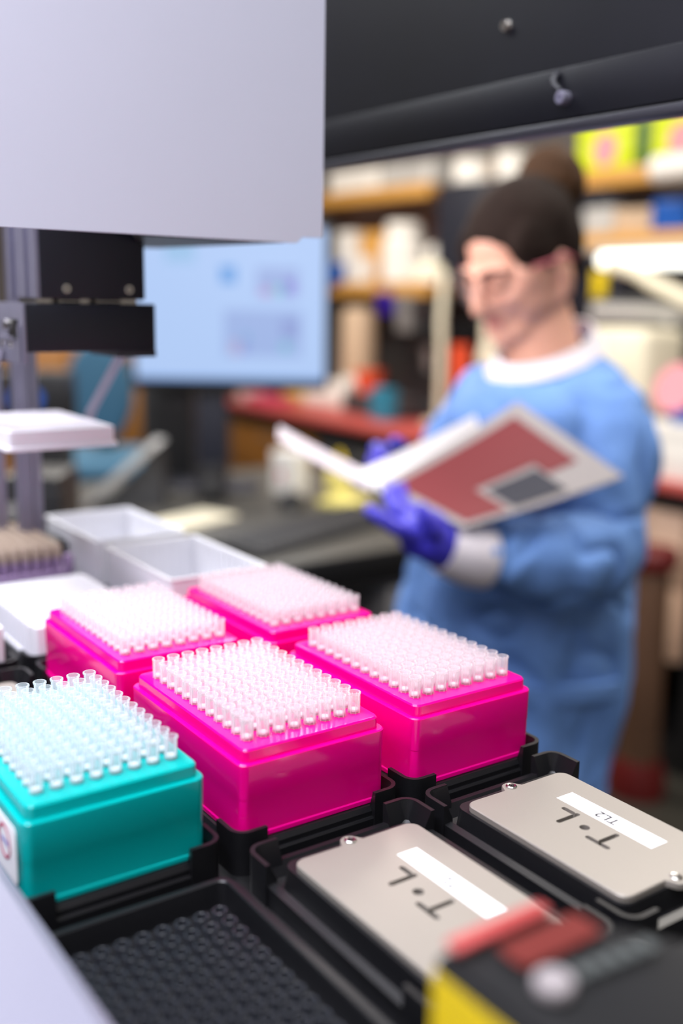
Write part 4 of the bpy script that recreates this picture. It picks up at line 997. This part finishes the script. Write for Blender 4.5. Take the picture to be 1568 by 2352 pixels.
bm = B(); head(bm, lambda b: [add_caps(b, (s*12, -98, 23), (s*28, -94, 28), 3.6, 3.8) or add_caps(b, (s*28, -94, 28), (s*48, -80, 23), 3.8, 2) for s in (1,)]); obj('eyebrow', bm, M['brow'], pr)
bm = B(); head(bm, lambda b: [add_caps(b, (s*12, -98, 23), (s*28, -94, 28), 3.6, 3.8) or add_caps(b, (s*28, -94, 28), (s*48, -80, 23), 3.8, 2) for s in (-1,)]); obj('eyebrow', bm, M['brow'], pr)
for s in (-1, 1):
    bm = B(); head(bm, lambda b: [add_caps(b, (s*20, -87.5, -3), (s*31, -89, -5), 1.8, 2.2), add_caps(b, (s*31, -89, -5), (s*43, -83, -2), 2.2, 1.5)]); obj('lowered_lashes', bm, M['brow'], pr)
bm = B(); head(bm, lambda b: [add_caps(b, (-15, -88, -54), (15, -88, -54), 5, 5), add_caps(b, (-12, -88, -63), (12, -88, -63), 5.5, 5.5)]); obj('lips', remesh(bm, 2, 2), M['lip'], pr, True, 180)
# safety glasses
gl = B()
def h_lens(b):
    n = 20; up, lo = [], []
    pts = []
    for k in range(n + 1):
        a = math.radians(-78 + 156*k/n); pts.append((78*math.sin(a), -34 - 82*math.cos(a)))
    for off in (0, 1.6):
        pass
    top = [Vector((x, y, 17)) for x, y in pts]; bot = [Vector((x*.97, y + 4, -22 + 10*math.exp(-(x/14)**2))) for x, y in pts]
    inner_t = [Vector((x*.987, y + 1.0, 17)) for x, y in pts]; inner_b = [Vector((x*.957, y + 5.0, -22 + 10*math.exp(-(x/14)**2))) for x, y in pts]
    vs = [[b.verts.new(p) for p in r] for r in (top, bot, inner_b, inner_t)]
    for r0, r1 in zip(vs, vs[1:] + vs[:1]):
        for k in range(n): b.faces.new((r0[k], r0[k + 1], r1[k + 1], r1[k]))
    for k in (0, n): b.faces.new([r[k] for r in vs])
head(gl, h_lens)
tm_ = mat('pink_temple', S(196, 104, 116), .4)
g_ = solo('safety_glasses', gl, M['lens'], 'clear wrap-round safety glasses worn by the gowned person', 'glasses', (880, 680, -1241), math.atan2(-0.570, 0.8215)); 
for s in (-1, 1):
    bm = B(); head(bm, lambda b: add_tube(b, [(s*77, -50, 14), (s*82, -20, 8), (s*84, 14, 4), (s*82, 30, -12)], 2.6, 8)); obj('temple', bm, tm_, g_, label='pinkish temple arm')

# --- the open folder
fo = thing('folder', 'open folder with grey cover, red block and dark photo, held by the gowned person', 'folder', (880, 680, -1241), math.atan2(-0.570, 0.8215))
def patch(bm, c, t, u0=0, u1=1, v0=0, v1=1, off=0, n=10, sag=0):
    tl, tr, br, bl = [Vector(p) for p in c]
    nrm = (tr - tl).cross(bl - tl).normalized()
    if nrm.y > 0: nrm = -nrm                      # towards the viewer side
    pt = lambda u, v, o: (tl*(1-u) + tr*u)*(1-v) + (bl*(1-u) + br*u)*v + nrm*(o - sag*4*u*(1-u))
    us = [u0 + (u1 - u0)*k/n for k in range(n + 1)]
    a = []; 
    for o in (off, off - t):
        a.append([[bm.verts.new(pt(u, v, o)) for u in us] for v in (v0, (v0+v1)/2, v1)])
    f, k_ = a
    for g in (f, k_):
        for i in range(2):
            for j in range(n): bm.faces.new((g[i][j], g[i][j+1], g[i+1][j+1], g[i+1][j]))
    for j in range(n):
        bm.faces.new((f[0][j], f[0][j+1], k_[0][j+1], k_[0][j])); bm.faces.new((f[2][j], f[2][j+1], k_[2][j+1], k_[2][j]))
    for i in range(2):
        bm.faces.new((f[i][0], f[i+1][0], k_[i+1][0], k_[i][0])); bm.faces.new((f[i][n], f[i+1][n], k_[i+1][n], k_[i][n]))
CV = ((-245, -230, 1219), (-61, -138, 1317), (60, -236, 1235), (-145, -296, 1180))
bm = B(); patch(bm, CV, 2.5, sag=4); cv = obj('cover', bm, mat('grey_cover', S(160, 155, 154), .55), fo, label='grey cover with red block')
bm = B(); patch(bm, CV, .5, .05, .9, .1, .58, .7, sag=4); patch(bm, CV, .5, .05, .31, .58, .94, .7, sag=4); patch(bm, CV, .5, .70, .9, .58, .72, .7, sag=4); obj('red_block', bm, mat('brick_red_print', S(122, 40, 46), .5), cv, False, label='brick red printed block')
bm = B(); patch(bm, CV, .5, .35, .68, .63, .94, .9, sag=4); obj('photo', bm, mat('dark_photo_print', S(52, 54, 66), .4), cv, False, label='dark printed photo')
bm = B(); patch(bm, ((-275, -215, 1234), (-116, -140, 1302), (-90, -170, 1220), (-205, -262, 1190)), 5, off=-5, sag=3); obj('pages', bm, M['paper'], fo, label='white pages showing beside the cover')
bm = B(); patch(bm, ((-378, -110, 1277), (-264, -190, 1232), (-254, -236, 1212), (-376, -170, 1268)), 2.5, sag=2); obj('cover', bm, mat('white_cover', S(196, 188, 196), .55), fo, label='white half of the folder seen edge on')
